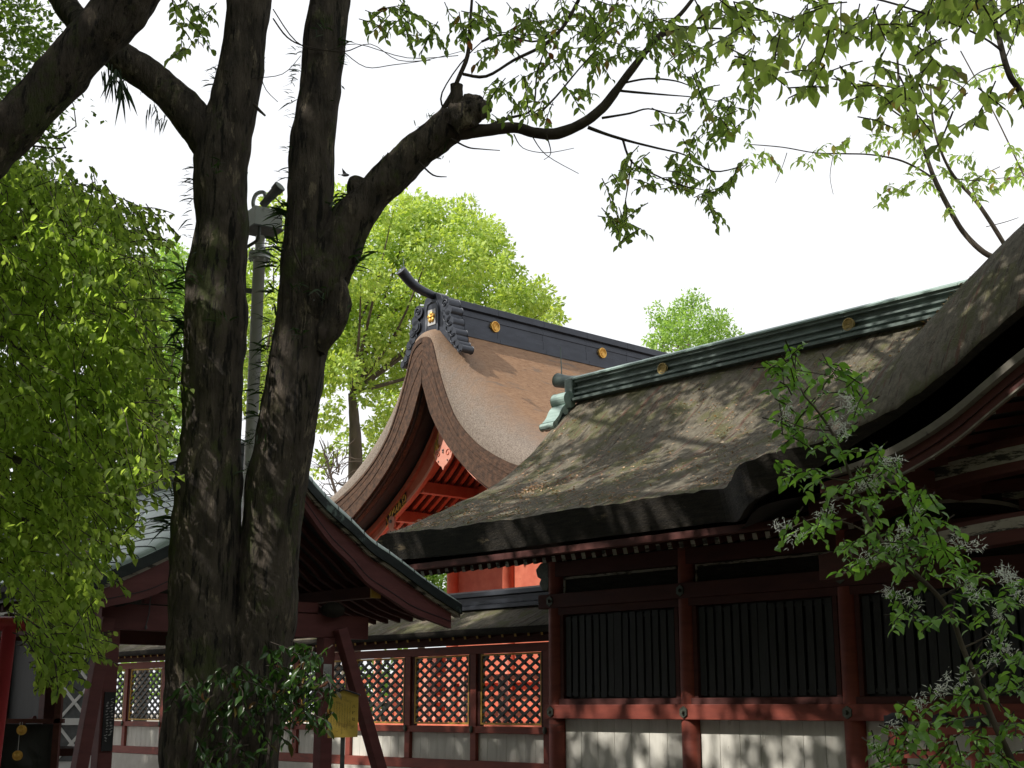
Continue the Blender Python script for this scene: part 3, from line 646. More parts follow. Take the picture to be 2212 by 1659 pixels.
# balustrade
for d in [-3.8+i*1.3 for i in range(7)]:
    b = MB(); b.box(d-.08, d+.08, .15, .31, 1.3, 2.3); b.build('baluster_post', M['pink'], hon, bevel=.01)
for z, h in ((1.42, .10), (1.78, .10), (2.2, .12)): bx('balustrade_rail', M['verm'], hon, -3.9, 4.3, .19, .27, z, z+h)
# ridge of the sanctuary
def rpf(dz): return [(-.44, 10.56), (-.44, 10.66), (-.33, 10.70), (-.33, 10.92), (-.31, 10.93), (-.31, 11.1), (-.33, 11.11), (-.33, 11.2), (-.28, 11.22), (-.28, 11.27), (-.37, 11.30), (-.37, 11.46), (-.2, 11.53), (.2, 11.53),
    (.37, 11.46), (.37, 11.30), (.28, 11.27), (.28, 11.22), (.33, 11.2), (.33, 11.11), (.31, 11.1), (.31, 10.93), (.33, 10.92), (.33, 10.70), (.44, 10.66), (.44, 10.56)]
b = MB()
for i in range(9): b.extrude(rpf(0), lambda a, z, c: (a, c, z), (.55+i*1.6, .55+(i+1)*1.6-.008))
b.build('ridge', M['ridgemetal'], hon)
for y in (2.05, 5.95): medallion('crest_medallion', (.32, y, 11.0), .145, (1, 0), M['gold'], hon)
# ridge-end ornament
arch = [(-.38, 10.4), (-.42, 11.25), (-.32, 11.5), (-.14, 11.6), (.14, 11.6), (.32, 11.5), (.42, 11.25), (.38, 10.4)]
b = MB(); b.extrude(arch, lambda a, z, c: (a, c, z), (.30, .55)); b.box(-.2, .2, .28, .30, 10.55, 11.34)
orn = b.build('ridge_ornament', M['ridgemetal'], hon, bevel=.03)
b = MB()
b.tube([(-.22, .285, 10.5), (-.22, .285, 11.2), (-.17, .285, 11.34), (0, .285, 11.38), (.17, .285, 11.34), (.22, .285, 11.2), (.22, .285, 10.5)], .035, 8); b.build('arch_moulding', M['ridgemetal'], orn, smooth=True)
b = MB(); b.box(-.15, .15, .262, .28, 10.78, 11.18); b.build('pale_panel', M['paper'], orn)
b = MB()
for k in range(5):
    a = R(90+72*k); b.sphere((.085*math.cos(a), .25, 10.98+.085*math.sin(a)), .062, 10, sq=(1, .5, 1))
b.sphere((0, .235, 10.98), .045, 10); b.build('gold_flower', M['gold'], orn, smooth=True)
for sg in (-1, 1):
    b = MB()
    # stacked cloud scrolls stepping outward and down the roof slope
    lob = [(.52, 11.22, .155), (.66, 11.02, .12), (.60, 10.86, .15), (.72, 10.72, .13), (.70, 10.56, .15), (.84, 10.42, .12), (.86, 10.26, .13), (.98, 10.10, .10), (1.10, 9.98, .095)]
    for (x, z, r) in lob:
        b.cyl((sg*x, .25, z), (sg*x, .62, z), r, r, 22)
    b.extrude([(sg*.36, 11.2), (sg*.36, 10.5), (sg*.62, 10.25), (sg*.95, 10.02), (sg*.95, 10.3), (sg*.66, 10.7), (sg*.58, 11.1)], lambda a, z, c: (a, c, z), (.30, .60))
    fin = b.build('scroll_fin', M['ridgemetal'], orn, bevel=.012)
    b = MB(); b.tube([(sg*(.52+.11*(1-t/11)*math.cos(t)), .24, 11.22+.11*(1-t/11)*math.sin(t)) for t in [i*.5 for i in range(21)]], .016, 6)
    for (x, z, r) in lob[2:]:
        b.tube([(sg*(x+r*.75*math.cos(t)), .24, z+r*.75*math.sin(t)) for t in [R(150+i*18) for i in range(10)]], .014, 5)
    b.build('scroll_relief', M['ridgemetal'], fin, smooth=True)
b = MB(); b.tube(catmull([(0, .7, 11.52), (0, .2, 11.56), (0, -.3, 11.68), (0, -.72, 11.98)], 6), [.085+.003*i for i in range(19)], 18); b.build('ridge_horn', M['ridgemetal'], hon, smooth=True)
b = MB(); b.cyl((0, -.62, 11.95), (-.02, -.64, 12.35), .012, .006, 6); b.build('lightning_rod', M['copper'], hon)

# ============================================================ roofed lattice fence
fen = root('lattice_fence', 'roofed red fence with dark diagonal lattice, white boards and thatched cap', 'fence', (.718-.862*D1[0]+.85*D2[0], 22-.862*D1[1]+.85*D2[1], -.062), ROT); fen.scale = (1.039, 1.039, 1.039)
fx0, fx1 = -20.2, .74
posts = [-.2-1.8*i for i in range(12)]
tf = curve1([(-1.0, 2.86), (-.75, 2.93), (-.5, 3.03), (-.25, 3.16), (0, 3.30), (.2, 3.42)])
b = MB(); oo = [.85-1.0*i/10 for i in range(11)]; yc = .15
def fr(o, dz=0): return tf(-o-.0)
xs = [fx0+(fx1-fx0)*i/70 for i in range(71)]
prof = [(.88, 2.85), (.70, 2.93), (.45, 3.04), (.2, 3.16), (0, 3.26), (-.3, 3.26), (-.5, 3.16), (-.75, 3.04), (-1.0, 2.93), (-1.18, 2.85)]
low = [(.84, 2.74), (.70, 2.78), (.45, 2.86), (.2, 2.94), (0, 3.0), (-.3, 3.0), (-.5, 2.94), (-.75, 2.86), (-1.0, 2.78), (-1.14, 2.74)]
K = len(prof)
vs = [(x, -o, z+.012*mnoise.noise(Vector((x*3, o*5, 0)))) for x in xs for o, z in prof]; off = len(vs); vs += [(x, -o, z) for x in xs for o, z in low]
fs = []; ms = []
for i in range(len(xs)-1):
    for j in range(K-1):
        fs.append((i*K+j, i*K+j+1, (i+1)*K+j+1, (i+1)*K+j)); ms.append(0); fs.append((off+i*K+j, off+(i+1)*K+j, off+(i+1)*K+j+1, off+i*K+j+1)); ms.append(1)
    fs.append((i*K, (i+1)*K, off+(i+1)*K, off+i*K)); ms.append(1); fs.append((i*K+K-1, off+i*K+K-1, off+(i+1)*K+K-1, (i+1)*K+K-1)); ms.append(1)
for q in (0, (len(xs)-1)*K):
    for j in range(K-1): fs.append((q+j, off+q+j, off+q+j+1, q+j+1)); ms.append(1)
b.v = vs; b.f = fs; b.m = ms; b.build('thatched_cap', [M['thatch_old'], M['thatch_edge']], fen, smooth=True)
b = MB(); b.extrude([(-.14, 3.24), (-.14, 3.30), (-.06, 3.33), (-.06, 3.44), (-.12, 3.46), (-.10, 3.53), (0, 3.57), (.3, 3.57), (.40, 3.53), (.42, 3.46), (.36, 3.44), (.36, 3.33), (.44, 3.30), (.44, 3.24)], lambda a, z, c: (c, a, z), (fx0, fx1)); b.build('ridge_cap', M['ridgemetal'], fen)
bx('top_beam', M['oldred'], fen, fx0, fx1, -.07, .07, 2.50, 2.64); bx('eave_beam', M['darkred'], fen, fx0, fx1, -.045, .045, 2.66, 2.78)
bx('lattice_rail', M['oldred'], fen, fx0, fx1, -.10, .08, 1.19, 1.30, bevel=.006); bx('ground_sill', M['oldred'], fen, fx0, fx1, -.09, .07, .58, .74, bevel=.006); bx('stone_footing', M['stone'], fen, fx0, fx1, -.15, .13, 0, .576)
for i in range(66):
    x = fx1-.15-i*.31
    b = MB(); b.beam((x, .15, 2.93), (x, -.62, 2.74), .05, .055, mend=1); b.build('rafter', [M['darkred'], M['yellow']], fen)
for p in posts:
    b = MB(); b.box(p-.075, p+.075, -.075, .075, .742, 2.50); b.build('post', M['oldred'], fen, bevel=.008)
    b = MB(); b.sphere((p, -.115, 1.25), .055, 10, sq=(.8, .45, 1.1)); b.build('knob', M['metal'], fen, smooth=True)
for i in range(11):
    a1, a0 = posts[i]-.08, posts[i+1]+.08
    nb = 7; wd = (a1-a0)/nb; b = MB()
    for k in range(nb): b.box(a0+k*wd+.0025, a0+(k+1)*wd-.0025, -.015, .015, .742, 1.188)
    b.build('white_board_panel', M['white'], fen, bevel=.002)
    z0, z1 = 1.36, 2.46; x0, x1 = a0+.10, a1-.10
    b = MB()
    for (p, q) in (((x0-.03, z0-.03), (x1+.03, z0)), ((x0-.03, z1), (x1+.03, z1+.03)), ((x0-.03, z0), (x0, z1)), ((x1, z0), (x1+.03, z1))): b.box(p[0], q[0], -.035, .035, p[1], q[1])
    b.build('yellow_frame', M['yellow'], fen)
    bx('inner_frame', M['darkred'], fen, a0, x0-.03, -.04, .04, 1.302, 2.50); bx('inner_frame', M['darkred'], fen, x1+.03, a1, -.04, .04, 1.302, 2.50)
    b = MB(); sl_ = .62; px_ = .27
    for sg, yy in ((1, -.018), (-1, .004)):
        c = -6
        while c < 14:
            xs_ = x0+c*px_; pts = []
            # line z = z0 + sg*sl*(x-xs_)
            if sg > 0: xa, za, xb, zb = xs_, z0, xs_+(z1-z0)/sl_, z1
            else: xa, za, xb, zb = xs_, z1, xs_+(z1-z0)/sl_, z0
            if xb <= x0 or xa >= x1: c += 1; continue
            if xa < x0: za += (x0-xa)*(zb-za)/(xb-xa); xa = x0
            if xb > x1: zb -= (xb-x1)*(zb-za)/(xb-xa); xb = x1
            if xb-xa > .03: b.beam((xa, yy+.007, za), (xb, yy+.007, zb), .022, .048, up=(0, 1, 0) if False else (0, 0, 1))
            c += 1
    b.build('lattice_panel', M['lattice'], fen)

# ============================================================ copper-roofed pavilion
pav = root('copper_roof_pavilion', 'open maroon pavilion with a green copper roof and splayed posts', 'pavilion', (-.7077, 19, 0), ROT)
pc = -2.72
pv = curve1([(0, 4.60), (.14, 4.48), (.26, 4.37), (.55, 4.15), (.9, 3.93), (1.2, 3.72), (1.55, 3.56), (2.18, 3.24), (2.72, 3.0)])
pin = curve1([(0, 4.30), (.14, 4.14), (.57, 3.70), (.95, 3.42), (1.18, 3.22), (1.6, 3.02), (1.95, 2.86), (2.48, 2.72), (2.72, 2.66)])
def pz(d, w_):      # w_: distance back from the gable edge
    d = abs(d); k = 1-min(1, w_/.7); return pv(d)+(.10+.16*(1-d/2.8))*math.sqrt(max(0, 1-k*k))
ds = [2.74*i/26 for i in range(-26, 27)]; xs = [0, -.03, -.08, -.16, -.28, -.45, -.7]+[-.7-.35*i for i in range(1, 18)]
K = len(ds); n = len(xs); vs = [(x, pc+d, pz(d, -x)) for x in xs for d in ds]; off = n*K
vs += [(min(x, -.03), pc+d*.985, pz(d, -x)-.09) for x in xs for d in ds]; fs = []; ms = []
for i in range(n-1):
    for j in range(K-1):
        fs.append((i*K+j, i*K+j+1, (i+1)*K+j+1, (i+1)*K+j)); ms.append(0); fs.append((off+i*K+j, off+(i+1)*K+j, off+(i+1)*K+j+1, off+i*K+j+1)); ms.append(1)
    fs.append((i*K, (i+1)*K, off+(i+1)*K, off+i*K)); ms.append(1); fs.append((i*K+K-1, off+i*K+K-1, off+(i+1)*K+K-1, (i+1)*K+K-1)); ms.append(1)
for j in range(K-1): fs.append((j, off+j, off+j+1, j+1)); ms.append(2)
b = MB(); b.v = vs; b.f = fs; b.m = ms; M['copper_dark'] = pm('dark_copper_edge', (.022, .028, .030), (.045, .056, .056), (2, 2, 6), 6, .4, .003, spots=((.16, .22, .2), (3, 3, 3), .62), metal=.4)
o_ = b.build('copper_roof', [M['copper_roof'], M['shutter'], M['copper_dark']], pav); o_.data.polygons.foreach_set('use_smooth', [m == 0 for m in ms])
b = MB()          # standing seams of the copper courses
for k in range(1, 13):
    for sg in (-1, 1):
        d = 2.74*k/13.0; pts = [(x, pc+sg*(d-(.20 if x > -.7 else 0)*(1-min(1, -x/.7))**1.5), pz(d-(.20 if x > -.7 else 0)*(1-min(1, -x/.7))**1.5, -x)+.004) for x in xs[:]]
        b.tube(pts, .006, 4, cap=False)
for k in range(1, 13):
    for q in range(0, 4):
        x = -.4-1.8*q-(.9 if k % 2 else 0)-.2*(k % 3); d = -2.74*k/13; d2 = -2.74*(k+1)/13
        if abs(d2) > 2.74: continue
        b.tube([(x, pc+d, pz(d, -x)+.004), (x-.01, pc+d2, pz(d2, -x)+.004)], .004, 4, cap=False)
b.build('roof_seam', M['copper_dark'], pav)
b = MB()       # dark layered edge on the gable
k = [2.74*i/40 for i in range(-40, 41)]
b.strip([(d, pv(abs(d))-.012) for d in k], [(d, pv(abs(d))-.135) for d in k], lambda a, z, c: (c, pc+a, z), (-.12, .012)); b.build('roof_edge', M['copper_dark'], pav)
b = MB(); b.strip([(d, pv(abs(d))-.135) for d in k], [(d, pv(abs(d))-.18) for d in k], lambda a, z, c: (c, pc+a, z), (-.14, -.03)); b.build('pale_batten', M['peel'], pav)
for sg in (-1, 1):
    kk = [.0+2.62*i/30 for i in range(31)]; b = MB()
    b.strip([(sg*d, pv(d)-.18) for d in kk], [(sg*d, pin(d)-.02) for d in kk], lambda a, z, c: (c, pc+a, z), (-.16, -.08)); bb = b.build('barge_board', M['maroon'], pav)
    b = MB(); b.strip([(sg*d, pin(d)+.075) for d in kk], [(sg*d, pin(d)+.065) for d in kk], lambda a, z, c: (c, pc+a, z), (-.08, -.074)); b.build('score_line', M['black'], bb)
# ridge
b = MB(); b.extrude([(-.26, 4.62), (-.26, 4.74), (-.19, 4.76), (-.19, 4.86), (-.22, 4.87), (-.22, 4.93), (-.17, 4.94), (-.17, 5.0), (-.2, 5.02), (-.12, 5.09), (0, 5.12), (.12, 5.09), (.2, 5.02), (.17, 5.0), (.17, 4.94), (.22, 4.93), (.22, 4.87), (.19, 4.86), (.19, 4.76), (.26, 4.74), (.26, 4.62)], lambda a, z, c: (c, pc+a, z), (-6.6, -.85))
b.build('ridge', M['copper_dark'], pav)
b = MB(); b.box(-.84, -.70, pc-.28, pc+.28, 4.55, 5.06); b.build('ridge_end_box', M['copper_dark'], pav, bevel=.02)
b = MB(); b.strip([(d, pv(abs(d))-.10) for d in k], [(d, pv(abs(d))-.13) for d in k], lambda a, z, c: (c, pc+a, z), (-6.6, -.14)); b.build('roof_deck', M['shutter'], pav)
for q in range(22):
    x = -.30-q*.285; b = MB(); dd = [.2+2.32*i/12 for i in range(13)]
    for sg in (-1, 1):
        b = MB(); b.strip([(sg*d, pin(d)+.16) for d in dd], [(sg*d, pin(d)+.07) for d in dd], lambda a, z, c: (c, pc+a, z), (x, x+.07)); b.build('rafter', M['darkred'], pav)
for (a, z) in ((-4.47, 2.98), (-1.27, 3.03)):
    b = MB(); b.box(-6.4, -.27, a-.07, a+.07, z, z+.15); pu = b.build('purlin', M['darkred'], pav)
    b = MB(); b.box(-.268, -.235, a-.078, a+.078, z-.008, z+.158); b.build('yellow_end_cap', M['yellow'], pu)
b = MB(); b.box(-.76, -.62, -4.95, -1.1, 2.50, 2.80); b.build('tie_beam', M['maroon'], pav, bevel=.008)
b = MB(); b.box(-.73, -.66, -4.4, -1.9, 2.82, 2.95); b.build('frieze', M['maroon'], pav)
b = MB(); b.box(-4.2, -4.06, -4.95, -1.1, 2.50, 2.80); b.build('tie_beam', M['darkred'], pav, bevel=.008)
for a in (-4.8, -1.74):
    b = MB(); b.box(-4.1, -.76, a-.07, a+.07, 2.52, 2.74); b.build('side_beam', M['darkred'], pav)
    b = MB(); b.sphere((-.55, a-.0, 2.86), .17, 14, sq=(.9, 1, .62)); b.build('carved_bracket', M['thatch_edge'], pav, smooth=True)
for x in (-.69, -4.13):
    for a, br in ((-4.8, -1), (-1.74, 1)):
        b = MB(); b.box(x-.09, x+.09, a-.09, a+.09, 0, 2.5); b.build('post', M['maroon'], pav, bevel=.012)
        b = MB(); b.beam((x+.14, a+br*.12, 2.62), (x+(.30 if x > -1 else 0), a+br*(.52 if br < 0 else 1.02), .0), .15, .15, up=(1, 0, 0)); b.build('splayed_brace', M['maroon'], pav, bevel=.01)
bx('stone_floor', M['stone'], pav, -5.2, .5, -5.8, -.6, 0, .18)
# hanging rope with a clapper
b = MB(); b.tube([(-.6, -4.35, 2.95), (-.58, -4.37, 2.7), (-.58, -4.4, 2.55)], .007, 6); b.sphere((-.58, -4.4, 2.53), .018, 8, sq=(1, 1, 1.5)); tag(b.build('hanging_hook', M['galvdark'], None), 'thin dark metal hook hanging from the maroon pavilion beam', 'hook')
o_ = bpy.data.objects['hanging_hook']; o_.location = (-.7077, 19, 0); o_.rotation_euler = (0, 0, ROT)
def marks(b, x0, x1, z0, z1, ncol, f, seed, w_=.006, mi=0):
    r_ = random.Random(seed)
    for c in range(ncol):
        x = x1-(c+.5)*(x1-x0)/ncol; z = z1-r_.uniform(0, .1)*(z1-z0); ze = z0+r_.uniform(0, .35)*(z1-z0)
        while z > ze:
            h = w_*r_.uniform(.5, 1.1)
            for q in range(2):
                a = x+r_.uniform(-w_*.6, w_*.6); zz = z-q*h*.5; ww = w_*r_.uniform(.3, .7)
                b.add([f(a-ww, zz), f(a+ww, zz+.1*h), f(a+ww, zz-.25*h), f(a-ww, zz-.35*h)], [(0, 1, 2, 3)], mi)
            z -= w_*1.5
# notices on the posts
nb = root('name_board', 'narrow black board with pale lettering strokes on the maroon post', 'name board', (-.7077, 19, 0), ROT)
b = MB(); b.box(-.598, -.575, -4.86, -4.73, 1.12, 1.78); b.build('board', M['black'], nb)
b = MB(); marks(b, -4.845, -4.745, 1.2, 1.72, 2, lambda a, z: (-.572, a, z), 3, .022); b.build('lettering', M['paper'], nb)
pn = root('paper_notice', 'small grey paper notice with fine print on the far post', 'notice', (-.7077, 19, 0), ROT)
b = MB(); b.box(-.598, -.592, -1.83, -1.70, 1.80, 2.16); b.build('sheet', M['paper'], pn)
b = MB(); marks(b, -1.82, -1.71, 1.83, 2.13, 4, lambda a, z: (-.589, a, z), 4, .008); b.build('lettering', M['ink'], pn)

# ============================================================ yellow sign board
sgp = at(741, 1545, 15)
sgn = root('notice_board', 'yellow wooden notice board with dark roof strip on a pole', 'notice board', (sgp.x, 15, 0))
hz0 = sgp.z; W2 = .158; b = MB()
b.extrude([(-W2, hz0-.235), (W2, hz0-.225), (W2, hz0+.215), (0, hz0+.262), (-W2, hz0+.20)], lambda a, z, c: (a, c, z), (0, .025)); b.build('board', M['signboard'], sgn)
b = MB(); b.strip([(-W2-.02, hz0+.205), (0, hz0+.275), (W2+.02, hz0+.218)], [(-W2-.02, hz0+.19), (0, hz0+.26), (W2+.02, hz0+.203)], lambda a, z, c: (a, c, z), (-.03, .05)); b.build('roof_strip', M['black'], sgn)
b = MB(); b.box(-.022, .022, .026, .06, 0, hz0+.1); b.build('pole', M['galvdark'], sgn)
def txt(s, x, z, size, parent, y, mat, nm='lettering'):
    c = bpy.data.curves.new('t', 'FONT'); c.body = s; c.size = size; c.align_x = 'CENTER'; c.align_y = 'CENTER'; c.offset = size*.012
    t = bpy.data.objects.new('t', c); COL.objects.link(t); dg = bpy.context.evaluated_depsgraph_get()
    me = bpy.data.meshes.new_from_object(t.evaluated_get(dg)); bpy.data.objects.remove(t)
    o = bpy.data.objects.new(nm, me); me.materials.clear(); me.materials.append(mat); COL.objects.link(o); o.parent = parent; o.location = (x, y, z); o.rotation_euler = (math.pi/2, 0, 0); return o
for i, ch in enumerate('八柱社'): txt(ch, W2-.045, hz0+.09-.066*i, .036, sgn, -.002, M['ink'])
b = MB(); marks(b, -W2+.02, W2-.07, hz0-.2, hz0+.14, 8, lambda a, z: (a, -.002, z), 8, .0065); b.build('small_lettering', M['ink'], sgn)

# ============================================================ steel pole with lamp
pp = at(560, 560, 14)
pol = root('steel_pole', 'grey steel pole topped with a flange, metal box and tilted cylinder lamp', 'pole', (pp.x, 14, 0))
b = MB(); b.cyl((0, 0, 0), (0, 0, pp.z), .068, .064, 24); b.build('shaft', M['galv'], pol, smooth=True)
b = MB(); b.cyl((0, 0, pp.z), (0, 0, pp.z+.03), .115, .115, 24); b.cyl((0, 0, pp.z+.04), (0, 0, pp.z+.07), .115, .115, 24)
for k in range(8):
    a = k*math.pi/4; b.cyl((.095*math.cos(a), .095*math.sin(a), pp.z-.03), (.095*math.cos(a), .095*math.sin(a), pp.z+.1), .011, .011, 6)
b.build('flange', M['galv'], pol, bevel=.004)
b = MB(); b.cyl((0, 0, pp.z+.07), (0, 0, pp.z+.26), .05, .05, 18); b.build('neck', M['galv'], pol, smooth=True)
zb = at(567, 498, 14).z
b = MB(); a1 = R(34)
def rb2(x, y, z): return (x*math.cos(a1)-y*math.sin(a1)+.02, x*math.sin(a1)+y*math.cos(a1), z)
b.add([rb2(x, y, z) for x in (-.16, .16) for y in (-.16, .16) for z in (zb, zb+.21)], [(0, 1, 3, 2), (4, 6, 7, 5), (0, 4, 5, 1), (2, 3, 7, 6), (0, 2, 6, 4), (1, 5, 7, 3)])
bxo = b.build('metal_box', M['galv'], pol, bevel=.006)
b = MB(); b.add([rb2(x, y, z) for x in (-.175, .175) for y in (-.175, .175) for z in (zb-.018, zb-.004)], [(0, 1, 3, 2), (4, 6, 7, 5), (0, 4, 5, 1), (2, 3, 7, 6), (0, 2, 6, 4), (1, 5, 7, 3)]); b.build('base_plate', M['galvdark'], bxo)
b = MB(); q = catmull([(.02, -.17, zb+.02), (.02, -.18, zb-.10), (0, -.17, zb-.17), (-.10, -.12, zb-.22), (-.24, -.05, zb-.28)], 5); b.tube(q, .018, 10); b.build('conduit', M['galvdark'], pol, smooth=True)
zt = zb+.21
b = MB(); b.tube(catmull([(-.06, -.02, zt-.01), (-.09, -.02, zt+.10), (-.06, -.02, zt+.20), (.02, -.02, zt+.22), (.05, -.02, zt+.13)], 6), .022, 12); b.build('swan_neck_pipe', M['galv'], pol, smooth=True)
p0 = Vector((.02, -.05, zt+.06)); d = Vector((.20, -.14, .16)).normalized()
b = MB(); b.tube([p0, p0+d*.13, p0+d*.14, p0+d*.22, p0+d*.225, p0+d*.30], [.042, .045, .052, .052, .062, .066], 22); lamp = b.build('lamp_barrel', M['galvdark'], pol, smooth=True)
b = MB(); b.cyl(p0+d*.300, p0+d*.305, .055, .055, 22); b.build('lens', M['glass'], lamp)
b = MB(); b.beam((-.06, 0, pp.z-.36), (-.24, .02, pp.z-.33), .04, .05); b.build('bracket_arm', M['galvdark'], pol)
b = MB(); b.cyl((-.23, .03, 0), (-.23, .03, pp.z-.2), .012, .012, 8); b.build('side_conduit', M['galv'], pol)

# ============================================================ torii, side shrine, storehouse, charms
to = root('torii_gate', 'bright red torii with round beam at the dark end of the precinct', 'torii', (-4.33, 12, 0))
b = MB(); b.tube([(-.02+.0, 0, 2.33), (-.12, 0, 0)], [.06, .068], 24); b.build('pillar', M['torii'], to, smooth=True)
b = MB(); b.tube([(-1.98, 0, 2.33), (-1.84, 0, 0)], [.06, .068], 24); b.build('pillar', M['torii'], to, smooth=True)
b = MB(); b.cyl((-2.5, 0, 2.31), (.26, 0, 2.31), .062, .062, 24); b.build('cross_beam', M['torii'], to, smooth=False)
b = MB(); b.cyl((-2.15, 0, 1.95), (.0, 0, 1.95), .04, .04, 16); b.build('lower_tie', M['torii'], to) if False else None
sh = root('side_shrine', 'small dark shrine with curved maroon railing in deep shade beside the pavilion', 'shrine', (-6.62, 20, 0), ROT)
for nm, a in (('corner_post', (-.09, .09, -.09, .09, 0, 3.0)), ('corner_post', (-1.6, -1.42, -.09, .09, 0, 3.0)), ('corner_post', (-3.1, -2.92, -.09, .09, 0, 3.0))): bx(nm, M['darkred'], sh, *a)
bx('floor', M['darkred'], sh, -3.4, .5, -.5, .7, .95, 1.05); bx('front_wall', M['shutter'], sh, -3.2, -.1, .02, .08, 0, 3)
bx('side_wall', M['shutter'], sh, -3.25, -3.15, 0, 1.6, 1.05, 3.0)
b = MB(); b.extrude([(-1.3, 2.85), (.9, 3.75), (3.0, 2.85), (3.0, 3.0), (.9, 4.0), (-1.3, 3.0)], lambda a, z, c: (c, a, z), (-4.2, .9)); b.build('roof', M['thatch_edge'], sh)
for z in (1.42, 1.25, 1.1):
    b = MB(); b.tube(catmull([(-3.4, -.5, z), (-1.2, -.5, z), (.3, -.5, z), (.75, -.5, z+.05*(z > 1.3))], 6), .03 if z > 1.3 else .022, 10); b.build('railing', M['maroon'], sh, smooth=True)
for x in (-2.6, -1.6, -.6, .35): bx('baluster', M['maroon'], sh, x-.035, x+.035, -.535, -.465, 1.05, 1.42)
# dark hall further along the precinct, behind the torii
st = root('white_storehouse', 'white walled storehouse with diagonal cross lattice windows glimpsed past the shrine', 'storehouse', (-9.4, 30, 0), 0)
bx('wall', M['plaster'], st, -1.9, .30, 0, .8, 0, 4.6)
for z0, z1 in ((.5, 1.25), (1.35, 2.85)):
    b = MB(); b.box(-1.7, .4, -.02, -.004, z0, z1); wn = b.build('window', M['galvdark'], st)
    b = MB()
    b.box(-1.75, .45, -.08, -.02, z1, z1+.14)
    for k in range(4):
        x = -1.7+k*.7; b.box(x-.035, x+.035, -.07, -.021, z0, z1)
    for k in range(3):
        x = -1.7+k*.7; m_ = (z0+z1)/2
        nseg = 1 if z1-z0 < 1 else 2
        for q in range(nseg):
            za = z0+(z1-z0)*q/nseg; zb_ = z0+(z1-z0)*(q+1)/nseg
            b.beam((x+.03, -.045, za), (x+.67, -.045, zb_), .03, .06); b.beam((x+.03, -.038, zb_), (x+.67, -.038, za), .03, .06)
    b.build('lattice_bars', M['plaster'], wn)
b = MB(); b.extrude([(-.5, 4.5), (1.3, 4.5), (.4, 5.4)], lambda a, z, c: (c, a, z), (-2.3, .6)); b.build('roof', M['copper_dark'], st)
stand = root('charm_stand', 'dark wooden stand hung with round golden charms beside the torii', 'charm stand', (-4.75, 13.5, 0))
bx('post', M['darkred'], stand, -.22, -.16, -.03, .03, 0, 1.75); bx('post', M['darkred'], stand, .36, .42, -.03, .03, 0, 1.75); bx('rail', M['darkred'], stand, -.25, .45, -.03, .03, 1.46, 1.50); bx('board', M['shutter'], stand, -.15, .35, .04, .06, .9, 1.45)
for i, (u, v, lb) in enumerate(((47, 1577, 'upper round golden charm hanging from the dark stand rail'), (38, 1632, 'lower round golden charm on a long string from the stand'))):
    c = at(u, v, 13.4); r = root('golden_charm', lb, 'charm', tuple(c), 0, 'round golden charms'); b = MB()
    b.cyl((0, -.012, 0), (0, .012, 0), .043, .043, 24); b.sphere((0, -.012, 0), .03, 12, sq=(1, .4, 1)); b.build('disc', M['gold'], r, bevel=.004)
    b = MB(); b.cyl((0, 0, .04), (0, 0, 1.47-c.z), .003, .003, 5); b.build('string', M['paper'], r)

# ============================================================ foreground tree
TY = 8.0
def path(pts, Y): return [at(u, v, Y if len(p_) < 4 else p_[3]) for p_ in pts for (u, v) in [p_[:2]]]
def limb(b, pts, Y, nn=6, seg=40, amp=.10, fr=3, mi=0):
    """pts: (u, v, width_px[, Y])"""
    C = []; Rr = []
    for p_ in pts: y = p_[3] if len(p_) > 3 else Y; C.append(at(p_[0], p_[1], y)); Rr.append(px(p_[2], y)/2)
    rad = catmull([(r, 0, 0) for r in Rr], nn)
    b.tube(catmull(C, nn), [max(.002, r.x) for r in rad], seg, mi, amp, fr)
tb = at(470, 1400, TY); TO = (tb.x, TY, 0)
tree = root('forked_tree', 'massive dark forked tree with two mossy trunks and long limb over the roofs', 'tree', TO)
b = MB()
limb(b, [(460, 2000, 230), (462, 1800, 205), (450, 1659, 200), (446, 1500, 178), (443, 1350, 158), (442, 1200, 150), (450, 1050, 150), (457, 900, 136), (462, 780, 138), (465, 700, 143), (468, 600, 140), (476, 500, 124), (477, 400, 125), (482, 320, 128), (500, 250, 118), (518, 150, 108), (530, 70, 104), (538, 0, 108), (548, -150, 100), (556, -350, 90)], TY, 12, 72)
b.build('trunk', M['bark'], tree, smooth=True, off=TO)
b = MB()
limb(b, [(520, 2000, 210), (515, 1800, 190), (522, 1659, 160), (540, 1500, 150), (566, 1350, 140), (583, 1200, 134), (596, 1050, 132), (620, 930, 134), (642, 800, 132), (655, 700, 122), (660, 600, 120), (664, 500, 112), (672, 400, 106), (676, 300, 103), (690, 200, 98), (699, 100, 100), (712, 0, 98), (722, -150, 90), (730, -350, 80)], TY+.05, 12, 72)
limb(b, [(690, 760, 30), (712, 712, 56), (727, 665, 66), (722, 618, 62), (712, 575, 44), (705, 540, 10)], TY-.03, 6, 28, .2, 6)
b.build('trunk', M['bark'], tree, smooth=True, off=TO)
b = MB()
limb(b, [(655, 700, 90), (690, 620, 120), (728, 545, 112), (762, 475, 100), (795, 430, 88), (840, 385, 88), (890, 335, 86), (935, 300, 84), (975, 270, 84), (1000, 262, 60), (1012, 258, 20)], TY+.02, 10, 56, .13, 5)
limb(b, [(975, 280, 50), (1005, 250, 70), (1035, 238, 56), (1056, 240, 30), (1060, 242, 4)], TY-.05, 7, 36, .42, 12)
limb(b, [(1000, 240, 40), (1022, 222, 44), (1040, 222, 26), (1046, 224, 4)], TY-.02, 6, 28, .4, 14)
limb(b, [(978, 250, 34), (984, 215, 32), (987, 184, 30)], TY, 6, 24, .2, 9)
limb(b, [(790, 440, 60), (776, 408, 62), (772, 392, 50), (772, 384, 30), (773, 381, 4)], TY+.01, 5, 28, .2, 7)
